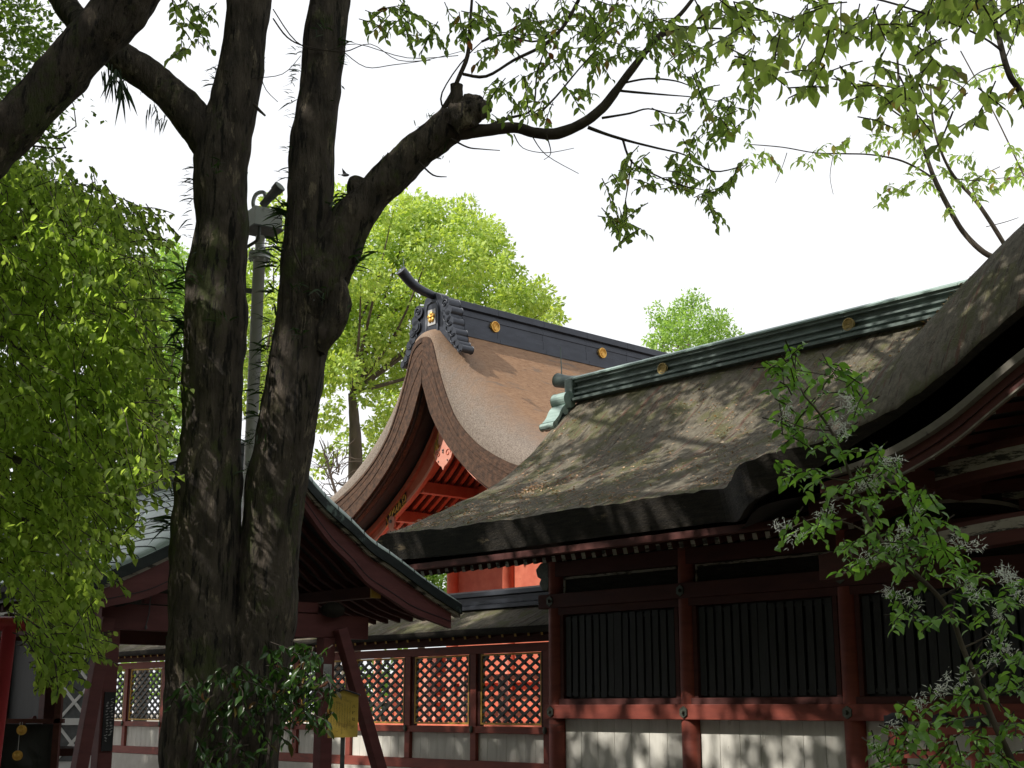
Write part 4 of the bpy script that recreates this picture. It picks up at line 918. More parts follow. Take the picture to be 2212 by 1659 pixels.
b.build('limb', M['bark'], tree, smooth=True, off=TO)
b = MB()
limb(b, [(470, 330, 100), (425, 270, 92), (380, 215, 86), (320, 165, 82), (260, 125, 78), (215, 85, 70, 8.2), (165, 40, 62, 8.5), (115, -30, 60, 8.8), (60, -120, 50, 9)], TY, 8, 48, .11, 4)
b.build('limb', M['bark'], tree, smooth=True, off=TO)
tw = MB()
STRAY = MB()
def th(pts, Y, nn=4, seg=8, amp=.12, b_=None): limb(b_ or tw, pts, Y, nn, seg, amp, 6)
th([(985, 285, 40), (1040, 282, 30), (1110, 276, 27), (1160, 288, 27), (1205, 288, 27), (1255, 268, 25), (1300, 235, 24), (1335, 190, 20), (1360, 155, 18), (1400, 105, 15), (1440, 60, 12), (1475, 25, 10), (1510, -20, 8)], TY, 6, 16)
th([(1320, 215, 12), (1370, 150, 11), (1420, 85, 9), (1480, 62, 7), (1560, 62, 4)], TY)
th([(1270, 275, 10), (1310, 290, 8), (1360, 305, 7), (1420, 320, 5), (1480, 335, 4), (1540, 370, 4), (1600, 360, 3)], TY)
th([(1345, 300, 6), (1365, 350, 5), (1420, 380, 4), (1470, 400, 3), (1520, 410, 2)], TY)
th([(1365, 345, 4), (1355, 410, 3), (1345, 470, 2)], TY)
th([(955, 240, 14), (975, 205, 12), (990, 170, 11), (1010, 120, 10), (1015, 60, 8), (1020, -10, 6)], TY)
th([(1000, 160, 8), (1050, 165, 8), (1110, 130, 8), (1170, 100, 9), (1215, 60, 9), (1250, 0, 9)], TY)
th([(1040, 90, 6), (1090, 75, 5), (1150, 90, 5), (1200, 75, 4)], TY)
th([(1060, 270, 9), (1100, 255, 7), (1150, 235, 5), (1160, 160, 4), (1180, 100, 3)], TY)
th([(1150, 260, 6), (1200, 210, 5), (1250, 150, 4), (1330, 60, 3)], TY)
th([(1330, 195, 7), (1380, 200, 6), (1440, 205, 4), (1500, 210, 3), (1560, 220, 2)], TY)
th([(1345, 180, 6), (1400, 170, 5), (1460, 175, 4), (1500, 190, 2)], TY)
th([(1300, 255, 7), (1360, 245, 6), (1400, 235, 4), (1450, 245, 3), (1500, 240, 2)], TY)
th([(960, 240, 5), (955, 200, 4), (1010, 120, 3), (1080, 70, 3), (1180, 90, 2)], TY)
# long fine twigs crossing the sky
for pts in ([(590, 40, 4), (620, 80, 4), (660, 100, 3), (740, 112, 3), (800, 95, 2), (860, 130, 2), (930, 130, 2)],
            [(590, 20, 3), (640, 90, 3), (700, 110, 2), (770, 95, 2), (880, 125, 2), (990, 120, 2)],
            [(740, 110, 2.5), (790, 145, 2), (850, 140, 2), (920, 130, 1.5), (1000, 110, 1.5)],
            [(460, 185, 2), (540, 170, 2), (610, 160, 2), (650, 120, 1.5)],
            [(560, 90, 2), (568, 180, 2), (600, 220, 1.5)],
            [(1110, 290, 3), (1130, 320, 2), (1180, 330, 2), (1240, 320, 1.5)], [(1150, 295, 3), (1180, 335, 2), (1250, 375, 1.5)],
            [(975, 300, 5), (1010, 318, 4), (1040, 322, 3), (1080, 325, 2)], [(905, 350, 5), (935, 378, 4), (965, 382, 2)], [(835, 345, 5), (838, 330, 4)], [(1180, 290, 4), (1190, 330, 2), (1175, 345, 1.5)],
            [(548, 225, 9), (560, 238, 8), (573, 250, 5)], [(190, 30, 8, 8.3), (196, 5, 7, 8.3), (206, -20, 5, 8.3)]):
    th(pts, TY-.1, 4, 6, .1, STRAY)
# slender stems climbing the near trunk
th([(655, 585, 5, TY-.35), (635, 540, 5, TY-.35), (632, 490, 4, TY-.38), (637, 435, 3, TY-.4)], TY-.35, 5, 6); th([(655, 585, 4, TY-.35), (652, 530, 3, TY-.36), (665, 490, 2, TY-.38)], TY-.35, 5, 6)
tw.build('branch', M['twig'], tree, smooth=True, off=TO)
# leaves of the hanging sprays
def clusters(lst, Y, dens, leafn, hang=.7, jy=.5):
    """lst: (u, v, r_px); fills each with sprays"""
    P = []; Q = []
    for (u, v, r) in lst:
        k = max(2, int(dens*(r/30)**2))
        for _ in range(k):
            a = rnd.uniform(0, 6.28); rr = r*math.sqrt(rnd.random()); y = Y+rnd.gauss(0, jy)
            c = at(u+rr*math.cos(a), v+rr*math.sin(a)*.9, y); p, q = spray(c, leafn, .11*Y/8, TW, None, hang); P += p; Q += q
    return P, Q
TW = STRAY
mid = [(1370, 335, 28), (1385, 375, 26), (1340, 390, 16), (1320, 400, 14), (1345, 480, 30), (1375, 465, 24), (1320, 465, 14), (1350, 495, 16), (1465, 350, 34), (1480, 385, 30), (1530, 420, 24), (1560, 385, 26), (1535, 450, 14), (1580, 360, 18),
       (1510, 320, 24), (1440, 265, 22), (1480, 240, 20), (1545, 255, 34), (1575, 235, 30), (1600, 205, 28), (1560, 280, 24), (1530, 200, 26), (1500, 150, 26),
       (1085, 240, 26), (1100, 190, 24), (1060, 190, 20), (1170, 235, 30), (1140, 210, 20), (1280, 180, 18), (1250, 200, 20), (1165, 170, 26), (1190, 130, 26), (1240, 110, 30), (1060, 120, 26), (1000, 60, 24), (960, 50, 24), (900, 40, 14), (930, 90, 14), (880, 75, 10), (1040, 40, 30),
       (1090, 60, 30), (1130, 30, 34), (1180, 40, 34), (1230, 40, 38), (1290, 60, 38), (1340, 30, 40), (1290, 20, 36), (1350, 90, 34), (1300, 120, 30), (1400, 30, 40), (1430, 100, 34), (1480, 100, 36), (1180, 80, 26), (1125, 100, 22),
       (820, 25, 8), (815, 48, 9), (870, 15, 8), (845, 12, 8), (860, 50, 8), (400, 55, 16), (430, 35, 18), (455, 20, 18), (395, 88, 12), (385, 15, 12), (440, 65, 12), (410, 5, 14)]
P1, Q1 = clusters(mid, TY, 5.2, 8, .9, .6)
near = [(1500+45*i+rnd.uniform(-15, 15), rnd.uniform(0, 70), 34) for i in range(16)]+[(1560, 95, 28), (1620, 110, 30), (1650, 140, 22), (1700, 110, 30), (1780, 120, 28), (1830, 160, 28), (1860, 190, 24), (1900, 150, 34), (1950, 190, 34), (1980, 230, 26), (2000, 110, 36), (2040, 160, 26),
       (1740, 190, 16), (1660, 160, 12), (1930, 220, 22), (2000, 270, 20), (2050, 210, 18), (2050, 280, 14), (2095, 250, 14), (2165, 50, 22), (2190, 20, 26), (2120, 20, 20), (2145, 215, 16), (2195, 205, 16), (2080, 30, 30), (1990, 170, 26), (1890, 260, 10), (1750, 150, 20)]
P2, Q2 = clusters(near, 5.2, 5.2, 6, 1.1, .5)
CR1 = leafmesh('crown', P1, Q1, .068, M['lf_top'], tree, TO, .46, roll=.6)
# overhead crown, high above the frame: casts the dappled shade
can = []
for i in range(900):
    y = rnd.uniform(-6, 24); x = rnd.uniform(-16, 7.5)
    if x > 3 and y > 21: continue
    if x > -1.5 and y < 8: continue
    zmin = 2.6+.60*max(y, 5)
    can.append(((x, y, max(9, zmin+1.0)+rnd.uniform(0, 1.6)), rnd.uniform(.5, .95)))
for i in range(850):  # more unseen clumps, added to shade the far fence
    y = rnd.uniform(8, 36); x = rnd.uniform(-30, -.47*y-1.5)
    can.append(((x, y, rnd.uniform(7.5, 13)), rnd.uniform(.6, 1.1)))
Pc, Nc = lobes(can, 32, .2)
keep = (Pc[:, 2] > 2.0+.585*Pc[:, 1]) | (Pc[:, 0] < -.42*Pc[:, 1]-.3)
def hallW(s, o, z): return np.array([.718+D1[0]*s-D2[0]*o, 22+D1[1]*s-D2[1]*o, z])
gaps = [(hallW(-2.4, -.4, 3.3), .45), (hallW(-4, -.4, 3.3), .5), (hallW(-6, -.4, 3.3), .4), (hallW(3.2, .4, 4.9), .35), (hallW(7.5, -1, 6.3), .35), (hallW(8.6, 1, 6.3), .25), (hallW(.1, 1.0, 4.8), .62), (hallW(.9, .6, 5), .60), (hallW(1.8, .2, 5.1), .55), (hallW(3.2, -.3, 5.4), .3), (hallW(4.4, -1.6, 6.5), .35), (hallW(6, -2, 6.8), .3), (hallW(-.4, -.5, 5.5), .5), (hallW(2.5, -.1, 5.2), .22), (hallW(.6, 1.6, 4.5), .2), (hallW(-.6, 1.4, 4.6), .25), (hallW(1.0, 0, 1.3), .2), (hallW(2.0, 0, 1.1), .34), (hallW(2.9, 0, 1.2), .34), (hallW(3.2, 0, 1.5), .2),
        (hallW(.3, 0, 1.5), .16), (hallW(-6.8, 0, .9), .3), (hallW(-8, 0, .9), .35), (hallW(-3, 0, .9), .2), (hallW(-1, -2.6, 7.7), .5), (hallW(1.2, -2.6, 7.7), .4), (hallW(-2, -2, 7), .5), (hallW(9.6, 3, 4.6), .3), (hallW(6.5, -.8, 6), .2), (hallW(4.6, .5, 5), .15),
        (np.array(at(640, 880, 8)), .14), (np.array(at(625, 980, 8)), .16), (np.array(at(610, 1120, 8)), .14), (np.array(at(590, 1300, 8)), .10), (np.array(at(980, 280, 8)), .2), (np.array(at(700, 300, 8)), .16), (np.array(at(470, 620, 8)), .14), (np.array(at(780, 1630, 18)), .12), (np.array(at(740, 1560, 15)), .16), (np.array(at(440, 1000, 8)), .08), (np.array(at(880, 360, 8)), .12)]
Sv = np.array(S)
for T_, r_ in gaps:  # leaves cut away along sun rays to place the sun patches
    q = Pc-T_; dd_ = np.linalg.norm(q-(q@Sv)[:, None]*Sv, axis=1); keep &= dd_ > r_*(1+.5*np.sin(Pc[:, 0]*7+Pc[:, 1]*5))
Pc = Pc[keep]; Nc = Nc[keep]
dirs = rng.normal(0, 1, Pc.shape)*[1, 1, .5]
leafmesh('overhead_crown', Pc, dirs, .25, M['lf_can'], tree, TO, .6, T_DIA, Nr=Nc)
b = MB()
for k in range(12):
    x1 = rnd.uniform(-13, 6); y1 = rnd.uniform(8, 22); x0 = -1.9 if k % 2 else -1.35
    z1 = 4.2+.6*y1; b.tube(catmull([(x0, 8.05, 7.0), ((x0*2+x1)/3, (16+y1)/3, 6.5+.4*z1), (x1, y1, z1)], 6), [.16-.009*i for i in range(13)], 10, 0, .1)
b.build('upper_limb', M['bark'], tree, smooth=True, off=TO)
join_twigs(CR1, TW, M['twig'], TO)
# a second tree with large leaves close to the viewer, limb entering at the top corner
TW = MB(); NTW = TW; nt_ = root('broadleaf_tree', 'broad leaved tree whose large pale green leaves hang in close at the top', 'tree', (3.3, 5.3, 0))
b = MB(); OFN = (3.3, 5.3, 0)
limb(b, [(2330, 700, 60, 4.8), (2300, 420, 40, 4.9), (2212, 215, 18, 5.0), (2180, 160, 15, 5.0), (2160, 90, 13, 5.1), (2140, 0, 12, 5.2), (2120, -120, 11, 5.3)], 5, 6, 12)
limb(b, [(2165, 110, 7, 5.0), (2130, 85, 5, 5), (2080, 60, 5, 5), (2000, 30, 5, 5.1), (1850, -10, 5, 5.2), (1600, -30, 4, 5.3)], 5, 6, 8)
limb(b, [(2170, 130, 4, 5.0), (2195, 70, 3, 5), (2200, 20, 2, 5)], 5, 6, 6)
limb(b, [(2170, 140, 4, 5.0), (2110, 160, 2.5, 5), (2040, 230, 2, 5), (2000, 250, 2, 5)], 5, 6, 6)
b.tube(catmull([(3.3, 5.3, 0), (3.15, 5.2, 1.0), (2.7, 5.0, 2.0), tuple(at(2330, 700, 4.8))], 6), [.11-.0032*i for i in range(19)], 16, 0, .1)
b.build('trunk', M['twig'], nt_, smooth=True, off=OFN)
leafmesh('crown', P2, Q2, rng.uniform(.038, .074, len(P2)), M['lf_big'], nt_, OFN, .62, roll=.5)
TW2 = MB()
ext = []
for i in range(36): ext.append(((rnd.uniform(.5, 6.5), rnd.uniform(3.5, 6.5), rnd.uniform(6.0, 8.2)), rnd.uniform(.4, .8)))
Pc, Nc = lobes(ext, 40, .2); keep = Pc[:, 2] > 1.8+.62*Pc[:, 1]; Pc = Pc[keep]
leafmesh('upper_crown', Pc, rng.normal(0, 1, Pc.shape), .12, M['lf_near'], nt_, OFN, .6, T_DIA)

# leaning trunk at the corner
lo_ = at(-400, 1100, 6.0); LO = (lo_.x, 6, 0)
lean = root('leaning_tree', 'thick leaning trunk crossing in front of the forked tree at the top corner', 'tree', LO)
b = MB()
limb(b, [(-420, 1500, 190), (-330, 1100, 165), (-230, 700, 150), (-120, 440, 140), (-30, 330, 128), (50, 252, 122), (130, 165, 118), (190, 98, 118), (245, 40, 128), (285, -20, 140), (330, -110, 150), (420, -260, 150)], 6.0, 12, 64, .11, 4)
b.build('trunk', M['bark'], lean, smooth=True, off=LO)

# epiphytic fern tufts on bark
def tuft(name, base, out, n_, ln, label, group, spread=.8):
    r = root(name, label, 'fern tuft', tuple(base), 0, group); b = MB(); out = Vector(out).normalized()
    for i in range(n_):
        d = (out+Vector((rnd.gauss(0, spread*.6), rnd.gauss(0, spread*.6), rnd.gauss(.15, spread*.5)))).normalized(); l = ln*rnd.uniform(.5, 1.15); p = Vector((rnd.gauss(0, .02), rnd.gauss(0, .02), rnd.gauss(0, .03)))
        sd = d.cross(Vector((rnd.gauss(0, 1), rnd.gauss(0, 1), 1))).normalized(); w_ = l*.075; pr = p; vs = []
        for k in range(5):
            t = k/4; ww = w_*(1-t**2)*(.5+t if t < .5 else 1); q = p+d*l*t+Vector((0, 0, -.35*l*t*t)); vs += [q-sd*ww, q+sd*ww]
        b.add(vs, [(2*k, 2*k+1, 2*k+3, 2*k+2) for k in range(4)])
    b.build('fronds', M['lf_fern'], r)
ORD = 'first second third fourth fifth sixth seventh eighth ninth tenth eleventh twelfth thirteenth fourteenth fifteenth sixteenth seventeenth eighteenth nineteenth twentieth'.split()
def line_tufts(lst, side, place, grp):
    for i, (u, v, ln, n_) in enumerate(lst):
        c = at(u, v, TY-.02); tuft('fern_tuft', c, (side, -.4, .1), n_, px(ln, TY), f'{ORD[i]} fern tuft from the top {place}', grp)
line_tufts([(470, 150, 26, 12), (462, 185, 34, 14), (415, 360, 26, 10), (416, 395, 32, 14), (416, 430, 28, 12), (413, 470, 26, 10), (414, 505, 24, 8), (400, 590, 60, 14), (393, 620, 50, 12), (397, 690, 60, 18), (396, 715, 55, 16), (393, 760, 55, 14), (390, 810, 45, 12), (378, 1070, 50, 14), (372, 1130, 60, 14)], -1, 'on the outer edge of the forked trunk', 'fern tufts edging the twin trunk')
line_tufts([(645, 110, 26, 10), (642, 140, 28, 12), (638, 175, 26, 12), (634, 215, 30, 12), (630, 250, 22, 10), (627, 320, 22, 10), (624, 380, 26, 10), (618, 455, 58, 22), (612, 480, 48, 12), (605, 530, 60, 16), (600, 560, 52, 14), (592, 630, 46, 14), (585, 690, 44, 14), (578, 745, 44, 16), (572, 790, 40, 14), (565, 850, 40, 14), (550, 900, 36, 14), (545, 950, 36, 14), (540, 1010, 30, 12)], -1, 'on the pole side of the limb-bearing trunk', 'fern tufts facing the pole')
line_tufts([(735, 95, 40, 14), (728, 130, 30, 12), (718, 445, 50, 22), (735, 420, 34, 12), (762, 560, 52, 22), (700, 590, 44, 16)], 1, 'on the roof side of the limb-bearing trunk', 'fern tufts on the roof side')
line_tufts([(930, 262, 26, 10), (905, 285, 26, 10), (880, 318, 20, 8), (840, 350, 22, 8), (960, 330, 30, 8), (985, 225, 18, 8)], .1, 'along the long limb over the roofs', 'fern tufts on the long limb')
for i, (u, v, ln) in enumerate([(250, 160, 60), (265, 175, 70), (235, 150, 50), (330, 230, 30), (350, 250, 28)]):
    tuft('fern_tuft', at(u, v, TY-.3), (.1, -.2, -1), 14, px(ln, TY), f'{ORD[i]} drooping fern tuft hanging under the slanting fork limb', 'drooping ferns under the fork limb', .35)
for i, (u, v) in enumerate([(465, 365), (430, 600), (480, 690), (700, 60), (640, 620), (700, 640), (650, 720), (560, 940)]):
    tuft('fern_tuft', at(u, v, TY-.46), (rnd.uniform(-.6, .6), -1, .2), 12, px(34, TY), f'{ORD[i]} dark fern tuft counted down the bark face of the forked tree', 'fern tufts on the bark face', .9)

# creeper shrub round the trunk base
shb = root('evergreen_shrub', 'glossy evergreen shrub sprouting round the base of the forked tree', 'shrub', TO)
TW = MB()
PS = [(400, 1500, 22), (430, 1480, 26), (470, 1470, 26), (510, 1460, 30), (450, 1520, 24), (500, 1540, 26), (560, 1450, 30), (600, 1420, 26), (640, 1400, 26), (660, 1440, 30), (620, 1470, 30), (690, 1480, 26), (700, 1500, 22), (660, 1500, 36), (640, 1540, 26), (680, 1550, 22), (700, 1560, 14), (640, 1390, 18), (670, 1420, 22), (560, 1500, 36), (600, 1520, 36),
      (480, 1580, 24), (520, 1620, 30), (560, 1600, 24), (470, 1640, 24), (540, 1650, 30), (620, 1580, 16), (440, 1610, 18)]
PSp, PSq = clusters(PS, TY-.45, 4.5, 7, .7, .16)
CRS = leafmesh('foliage', PSp, PSq, .066, M['lf_shrub'], shb, TO, .42, roll=.5)
for i in range(5):
    e = at(rnd.uniform(430, 600), rnd.uniform(1420, 1600), TY-.45); TW.tube(catmull([(TO[0]+rnd.uniform(-.2, .5), TY-.5, 0), (TO[0]+rnd.uniform(-.1, .5), TY-.52, .8), tuple(e)], 6), .01, 6)
join_twigs(CRS, TW, M['twig'], TO)

# hanging leafy boughs at the side: the near maple-like tree
LP = [(-60, 330), (60, 350), (120, 385), (170, 400), (215, 425), (260, 455), (300, 460), (330, 480), (325, 520), (312, 560), (318, 620), (328, 680), (318, 740), (350, 780), (352, 850), (335, 900), (330, 960), (318, 1010), (290, 1050), (262, 1085), (258, 1120), (225, 1170), (215, 1240), (195, 1290), (190, 1350), (180, 1385), (140, 1400), (115, 1455), (90, 1430), (95, 1410), (86, 1350), (60, 1290), (20, 1240), (-60, 1230)]
nl = at(-500, 1100, 9.5); NO = (nl.x, 9.5, 0)
mp_ = root('hanging_bough_tree', 'leafy tree with dense yellow green boughs hanging down beside the torii', 'tree', NO)
TW = MB(); P = []; Q = []; cnt = 0
while cnt < 3300:
    u = rnd.uniform(-60, 355); v = rnd.uniform(330, 1460)
    if not inpoly(u, v, LP): continue
    edge = not inpoly(u+28, v, LP) or not inpoly(u, v+30, LP)
    if edge and rnd.random() < .45: continue
    y = rnd.uniform(7.2, 8.2) if edge else rnd.uniform(7.4, 10.6)
    if mnoise.noise(Vector((u/70, v/70, y*.8))) < -.17: continue
    p, q = spray(at(u, v, y), 8, .12, TW if cnt % 3 == 0 else None, (rnd.uniform(-.2, 1), rnd.uniform(-.6, .3), rnd.uniform(-.9, .1)), .8); P += p; Q += q; cnt += 1
for i in range(430):       # ragged outer sprays of the boughs
    k = rnd.randrange(2, len(LP)-1); t = rnd.random(); u = LP[k-1][0]*(1-t)+LP[k][0]*t+rnd.gauss(2, 16); v = LP[k-1][1]*(1-t)+LP[k][1]*t+rnd.gauss(0, 16)
    if u > 375 or mnoise.noise(Vector((u/45, v/45, 7))) < 0: continue
    p, q = spray(at(u, v, rnd.uniform(7, 8.6)), 8, .13, TW, (rnd.uniform(.1, 1), rnd.uniform(-.5, .3), rnd.uniform(-.9, .4)), .8); P += p; Q += q
SZ = rng.uniform(.040, .072, len(P))
CRM = leafmesh('crown', P, Q, SZ, M['lf_near'], mp_, NO, .58, roll=.55)
b = MB()
limb(b, [(-300, 1600, 120), (-300, 1100, 110), (-260, 700, 90), (-200, 400, 70), (-150, 100, 60)], 9.5, 8, 20)
for pts in ([(-250, 800, 40), (-60, 720, 22), (60, 760, 12), (160, 830, 8), (210, 900, 5), (250, 960, 3)], [(-280, 900, 40), (-60, 950, 24), (80, 1010, 14), (200, 1010, 8), (300, 1000, 4)], [(-280, 1000, 36), (-50, 1080, 22), (60, 1130, 14), (130, 1180, 9), (170, 1250, 5)],
            [(-240, 600, 36), (-60, 560, 22), (60, 500, 12), (120, 470, 7), (180, 520, 5)], [(30, 620, 9), (90, 660, 8), (150, 720, 5), (200, 800, 3)], [(0, 880, 12), (90, 870, 8), (170, 880, 5), (260, 850, 3)], [(40, 400, 14), (70, 440, 10), (100, 490, 7), (140, 560, 4)]):
    limb(b, [(p_[0], p_[1], p_[2], 9.3-i*.35) for i, p_ in enumerate(pts)], 8, 5, 8)
b.build('trunk', M['twig'], mp_, smooth=True, off=NO)
join_twigs(CRM, TW, M['twig'], NO)
BL = []
for i in range(90):
    u = rnd.uniform(-80, 330); v = rnd.uniform(400, 1200)
    if not inpoly(u+35, v, LP): continue
    y = rnd.uniform(10.8, 12.5); BL.append((tuple(at(u, v, y)), rnd.uniform(.18, .32)))
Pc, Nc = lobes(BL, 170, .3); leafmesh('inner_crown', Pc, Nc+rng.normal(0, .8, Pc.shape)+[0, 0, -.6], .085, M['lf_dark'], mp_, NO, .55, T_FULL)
# its upper crown out of frame
ext = [((rnd.uniform(-9, -4.2), rnd.uniform(7, 12), rnd.uniform(4.5, 8)), rnd.uniform(.5, .9)) for _ in range(50)]
ext = [e for e in ext if e[0][0] < -.43*e[0][1]]
Pc, Nc = lobes(ext, 45, .2); keep = Pc[:, 0] < -.40*Pc[:, 1]; Pc = Pc[keep]; leafmesh('outer_crown', Pc, rng.normal(0, 1, Pc.shape), .13, M['lf_near'], mp_, NO, .6, T_DIA)

# small-leaved tree behind, upper corner
SL = [(rnd.uniform(-20, 110), rnd.uniform(-20, 380), rnd.uniform(24, 44)) for _ in range(26)]
def bgtree(name, label, lob, Y, jy, size, dens, mat, trunk=None, group=None, jit=.14, width=.55, barkm='bark_far'):
    c = at(sum(l[0] for l in lob)/len(lob), 1500, Y) if trunk is None else at(trunk[0][0], trunk[0][1], Y); O = (c.x, Y, 0)
    r = root(name, label, 'tree', O, 0, group); L_ = []
    for (u, v, rp_) in lob:
        y = Y+rnd.uniform(-jy, jy); p = at(u, v, y); L_.append((tuple(p), px(rp_, y)))
        if rp_ > 25: 
            y = Y+rnd.uniform(.3, 1)*jy*1.2; L_.append((tuple(at(u+rnd.uniform(-10, 10), v+rnd.uniform(0, 15), y)), px(rp_*.9, y)))
    Pc, Nc = lobes(L_, dens, jit)
    leafmesh('crown', Pc, Nc+rng.normal(0, .8, Pc.shape)+[0, 0, -.2], size, M[mat], r, O, width, T_DIA, Nr=Nc*1.0+[0, 0, .6], roll=.45)
    b = MB()
    tr = trunk or [(lob[0][0], 1500, 30), (lob[0][0], 900, 20)]
    if len(tr[0]) == 3:
        p0 = at(tr[0][0], tr[0][1], Y); b.tube([(p0.x, Y, 0), tuple(p0)], [px(tr[0][2], Y)/1.6, px(tr[0][2], Y)/2], 14, 0, .1, 1)
        limb(b, tr, Y, 6, 14, .12, 1.5)
    for k, l in enumerate(L_[::3][:11]):
        e = Vector(l[0]); s0 = at(*tr[-1][:2], Y); m_ = (e+s0)/2+Vector((rnd.gauss(0, .3), rnd.gauss(0, .3), -.3)); b.tube(catmull([s0, m_, e], 4), [px(tr[-1][2], Y)/3.2*(1-.11*i) for i in range(9)], 7, 0, .1, 2)
    b.build('trunk', M[barkm], r, smooth=True, off=O); return r
bgtree('small_leaf_tree', 'small-leaved tree showing behind the leaning trunk at the top corner', SL+[(20, 20, 60), (70, 70, 60), (40, 130, 60), (0, 190, 60), (110, 130, 40), (60, 200, 50), (30, 260, 50), (150, 185, 24), (185, 215, 14), (115, 230, 34), (90, 290, 40), (130, 290, 26), (205, 240, 12), (230, 262, 10), (175, 262, 14), (200, 270, 10), (60, 340, 40), (-40, 100, 70), (-30, 300, 60), (150, 20, 30), (10, 380, 40), (120, 340, 20), (160, 390, 14)],
       14, 1.2, .085, 95, 'lf_dark', [(-150, 1200, 60), (-130, 700, 50), (-60, 400, 30), (-20, 300, 10)], jit=.3)
camp = [(850, 455, 48), (895, 440, 30), (900, 480, 55), (965, 470, 45), (1010, 500, 50), (1055, 505, 40), (1060, 550, 50), (1085, 575, 28), (1000, 570, 60), (930, 540, 60), (860, 530, 60), (800, 520, 55), (780, 590, 65), (740, 540, 55), (1150, 640, 46), (1190, 665, 26), (1110, 650, 50), (1050, 640, 60), (970, 620, 60), (900, 630, 60), (830, 640, 65), (770, 680, 65), (730, 640, 50),
        (720, 740, 50), (790, 750, 55), (850, 720, 50), (880, 700, 45), (740, 800, 40), (830, 800, 45), (870, 830, 30), (845, 880, 34), (820, 930, 30), (790, 850, 26), (860, 900, 22), (700, 830, 26), (725, 870, 18), (735, 930, 14), (1000, 690, 50), (1080, 700, 45), (1140, 700, 40), (950, 700, 50), (730, 430, 40), (690, 500, 60),
        (860, 960, 30), (890, 900, 30), (850, 1000, 20), (700, 900, 30), (690, 790, 40), (720, 690, 50), (905, 780, 40), (800, 920, 16), (1200, 690, 24), (705, 985, 22), (745, 960, 20), (690, 1020, 14), (800, 980, 22), (880, 960, 30), (1010, 445, 24), (930, 450, 26), (1120, 590, 20)]
bgtree('camphor_tree', 'sunlit yellow green camphor tree with domed crown behind the sanctuary ridge', camp, 47, 3.0, .21, 75, 'lf_camp', [(768, 1060, 36), (768, 980, 30), (765, 900, 24), (760, 850, 18)])
bgtree('camphor_tree', 'yellow green tree seen in the gap between the twin trunks', [(560, 560, 34), (590, 440, 30), (600, 490, 40), (560, 620, 40), (600, 660, 40), (545, 690, 40), (590, 730, 44), (560, 790, 40), (540, 850, 40), (590, 850, 40), (560, 900, 30), (520, 620, 40), (640, 560, 50), (520, 760, 40), (620, 780, 50)], 44, 2, .20, 75, 'lf_camp', [(580, 1100, 22), (580, 950, 20), (575, 850, 14)])
bgtree('bright_green_tree', 'bright green tree between the hanging boughs and the twin trunks', [(350, 560, 34), (375, 545, 26), (330, 590, 44), (370, 620, 40), (330, 660, 46), (365, 700, 44), (310, 720, 50), (370, 760, 34), (340, 810, 44), (375, 850, 40), (300, 850, 50), (340, 900, 40), (380, 640, 30), (280, 640, 50), (390, 580, 40), (395, 680, 40), (390, 780, 40), (395, 880, 40), (380, 960, 30), (340, 980, 34), (260, 760, 60), (290, 930, 50), (375, 930, 24), (250, 580, 40), (220, 850, 50), (180, 700, 60)],
       40, 2, .18, 80, 'lf_back', [(330, 1100, 24), (335, 980, 20), (340, 900, 14)], jit=.2)
bgtree('feathery_tree', 'feathery light green treetop rising behind the dark sanctuary ridge', [(1495, 645, 22), (1480, 665, 26), (1440, 690, 26), (1415, 690, 14), (1460, 715, 30), (1505, 700, 34), (1545, 690, 26), (1550, 725, 34), (1590, 725, 16), (1430, 735, 28), (1490, 745, 34), (1530, 755, 30), (1405, 735, 14), (1520, 655, 14), (1420, 660, 10), (1400, 670, 8)], 62, 2, .22, 75, 'lf_back', [(1490, 1000, 20), (1490, 800, 14), (1490, 760, 10)], jit=.26, width=.4)
bgtree('low_green_tree', 'low green tree glimpsed between the pavilion eave and the hall eave', [(880, 1225, 34), (920, 1235, 36), (960, 1250, 30), (860, 1245, 30), (940, 1210, 24), (900, 1260, 34)], 48, 1.5, .2, 75, 'lf_back', [(910, 1400, 16), (910, 1300, 12), (910, 1260, 8)])
bgtree('mixed_green_tree', 'green tree hidden behind the lattice of the fence', [(820, 1500, 50), (760, 1480, 50), (940, 1480, 50), (860, 1440, 50), (1050, 1500, 40), (650, 1480, 60), (300, 1450, 60)], 46, 1.5, .3, 16, 'lf_back', [(830, 1600, 20), (830, 1550, 14), (830, 1520, 8)])
# bare tree
bo = at(735, 1250, 40); bt2 = root('bare_tree', 'bare twiggy tree in the sky gap beside the camphor trunk', 'tree', (bo.x, 40, 0)); b = MB(); OB = (bo.x, 40, 0)
b.tube([(bo.x, 40, 0), tuple(at(735, 1150, 40))], [.12, .07], 8)
limb(b, [(735, 1160, 8), (728, 1080, 7), (715, 1030, 6), (705, 990, 4), (690, 950, 2)], 40, 4, 6)
for k in range(46):
    u0 = rnd.uniform(700, 745); v0 = rnd.uniform(990, 1100); pts = [(u0, v0, 2.6)]
    a = rnd.uniform(3.3, 6.0)
    for j in range(4): a += rnd.gauss(0, .45); u0 += 16*math.cos(a); v0 += 13*math.sin(a); pts.append((u0, v0, 2.2-.4*j))
    limb(b, pts, 40+rnd.uniform(-1, 1), 3, 4, 0)
b.build('trunk', M['bark_far'], bt2, off=OB)

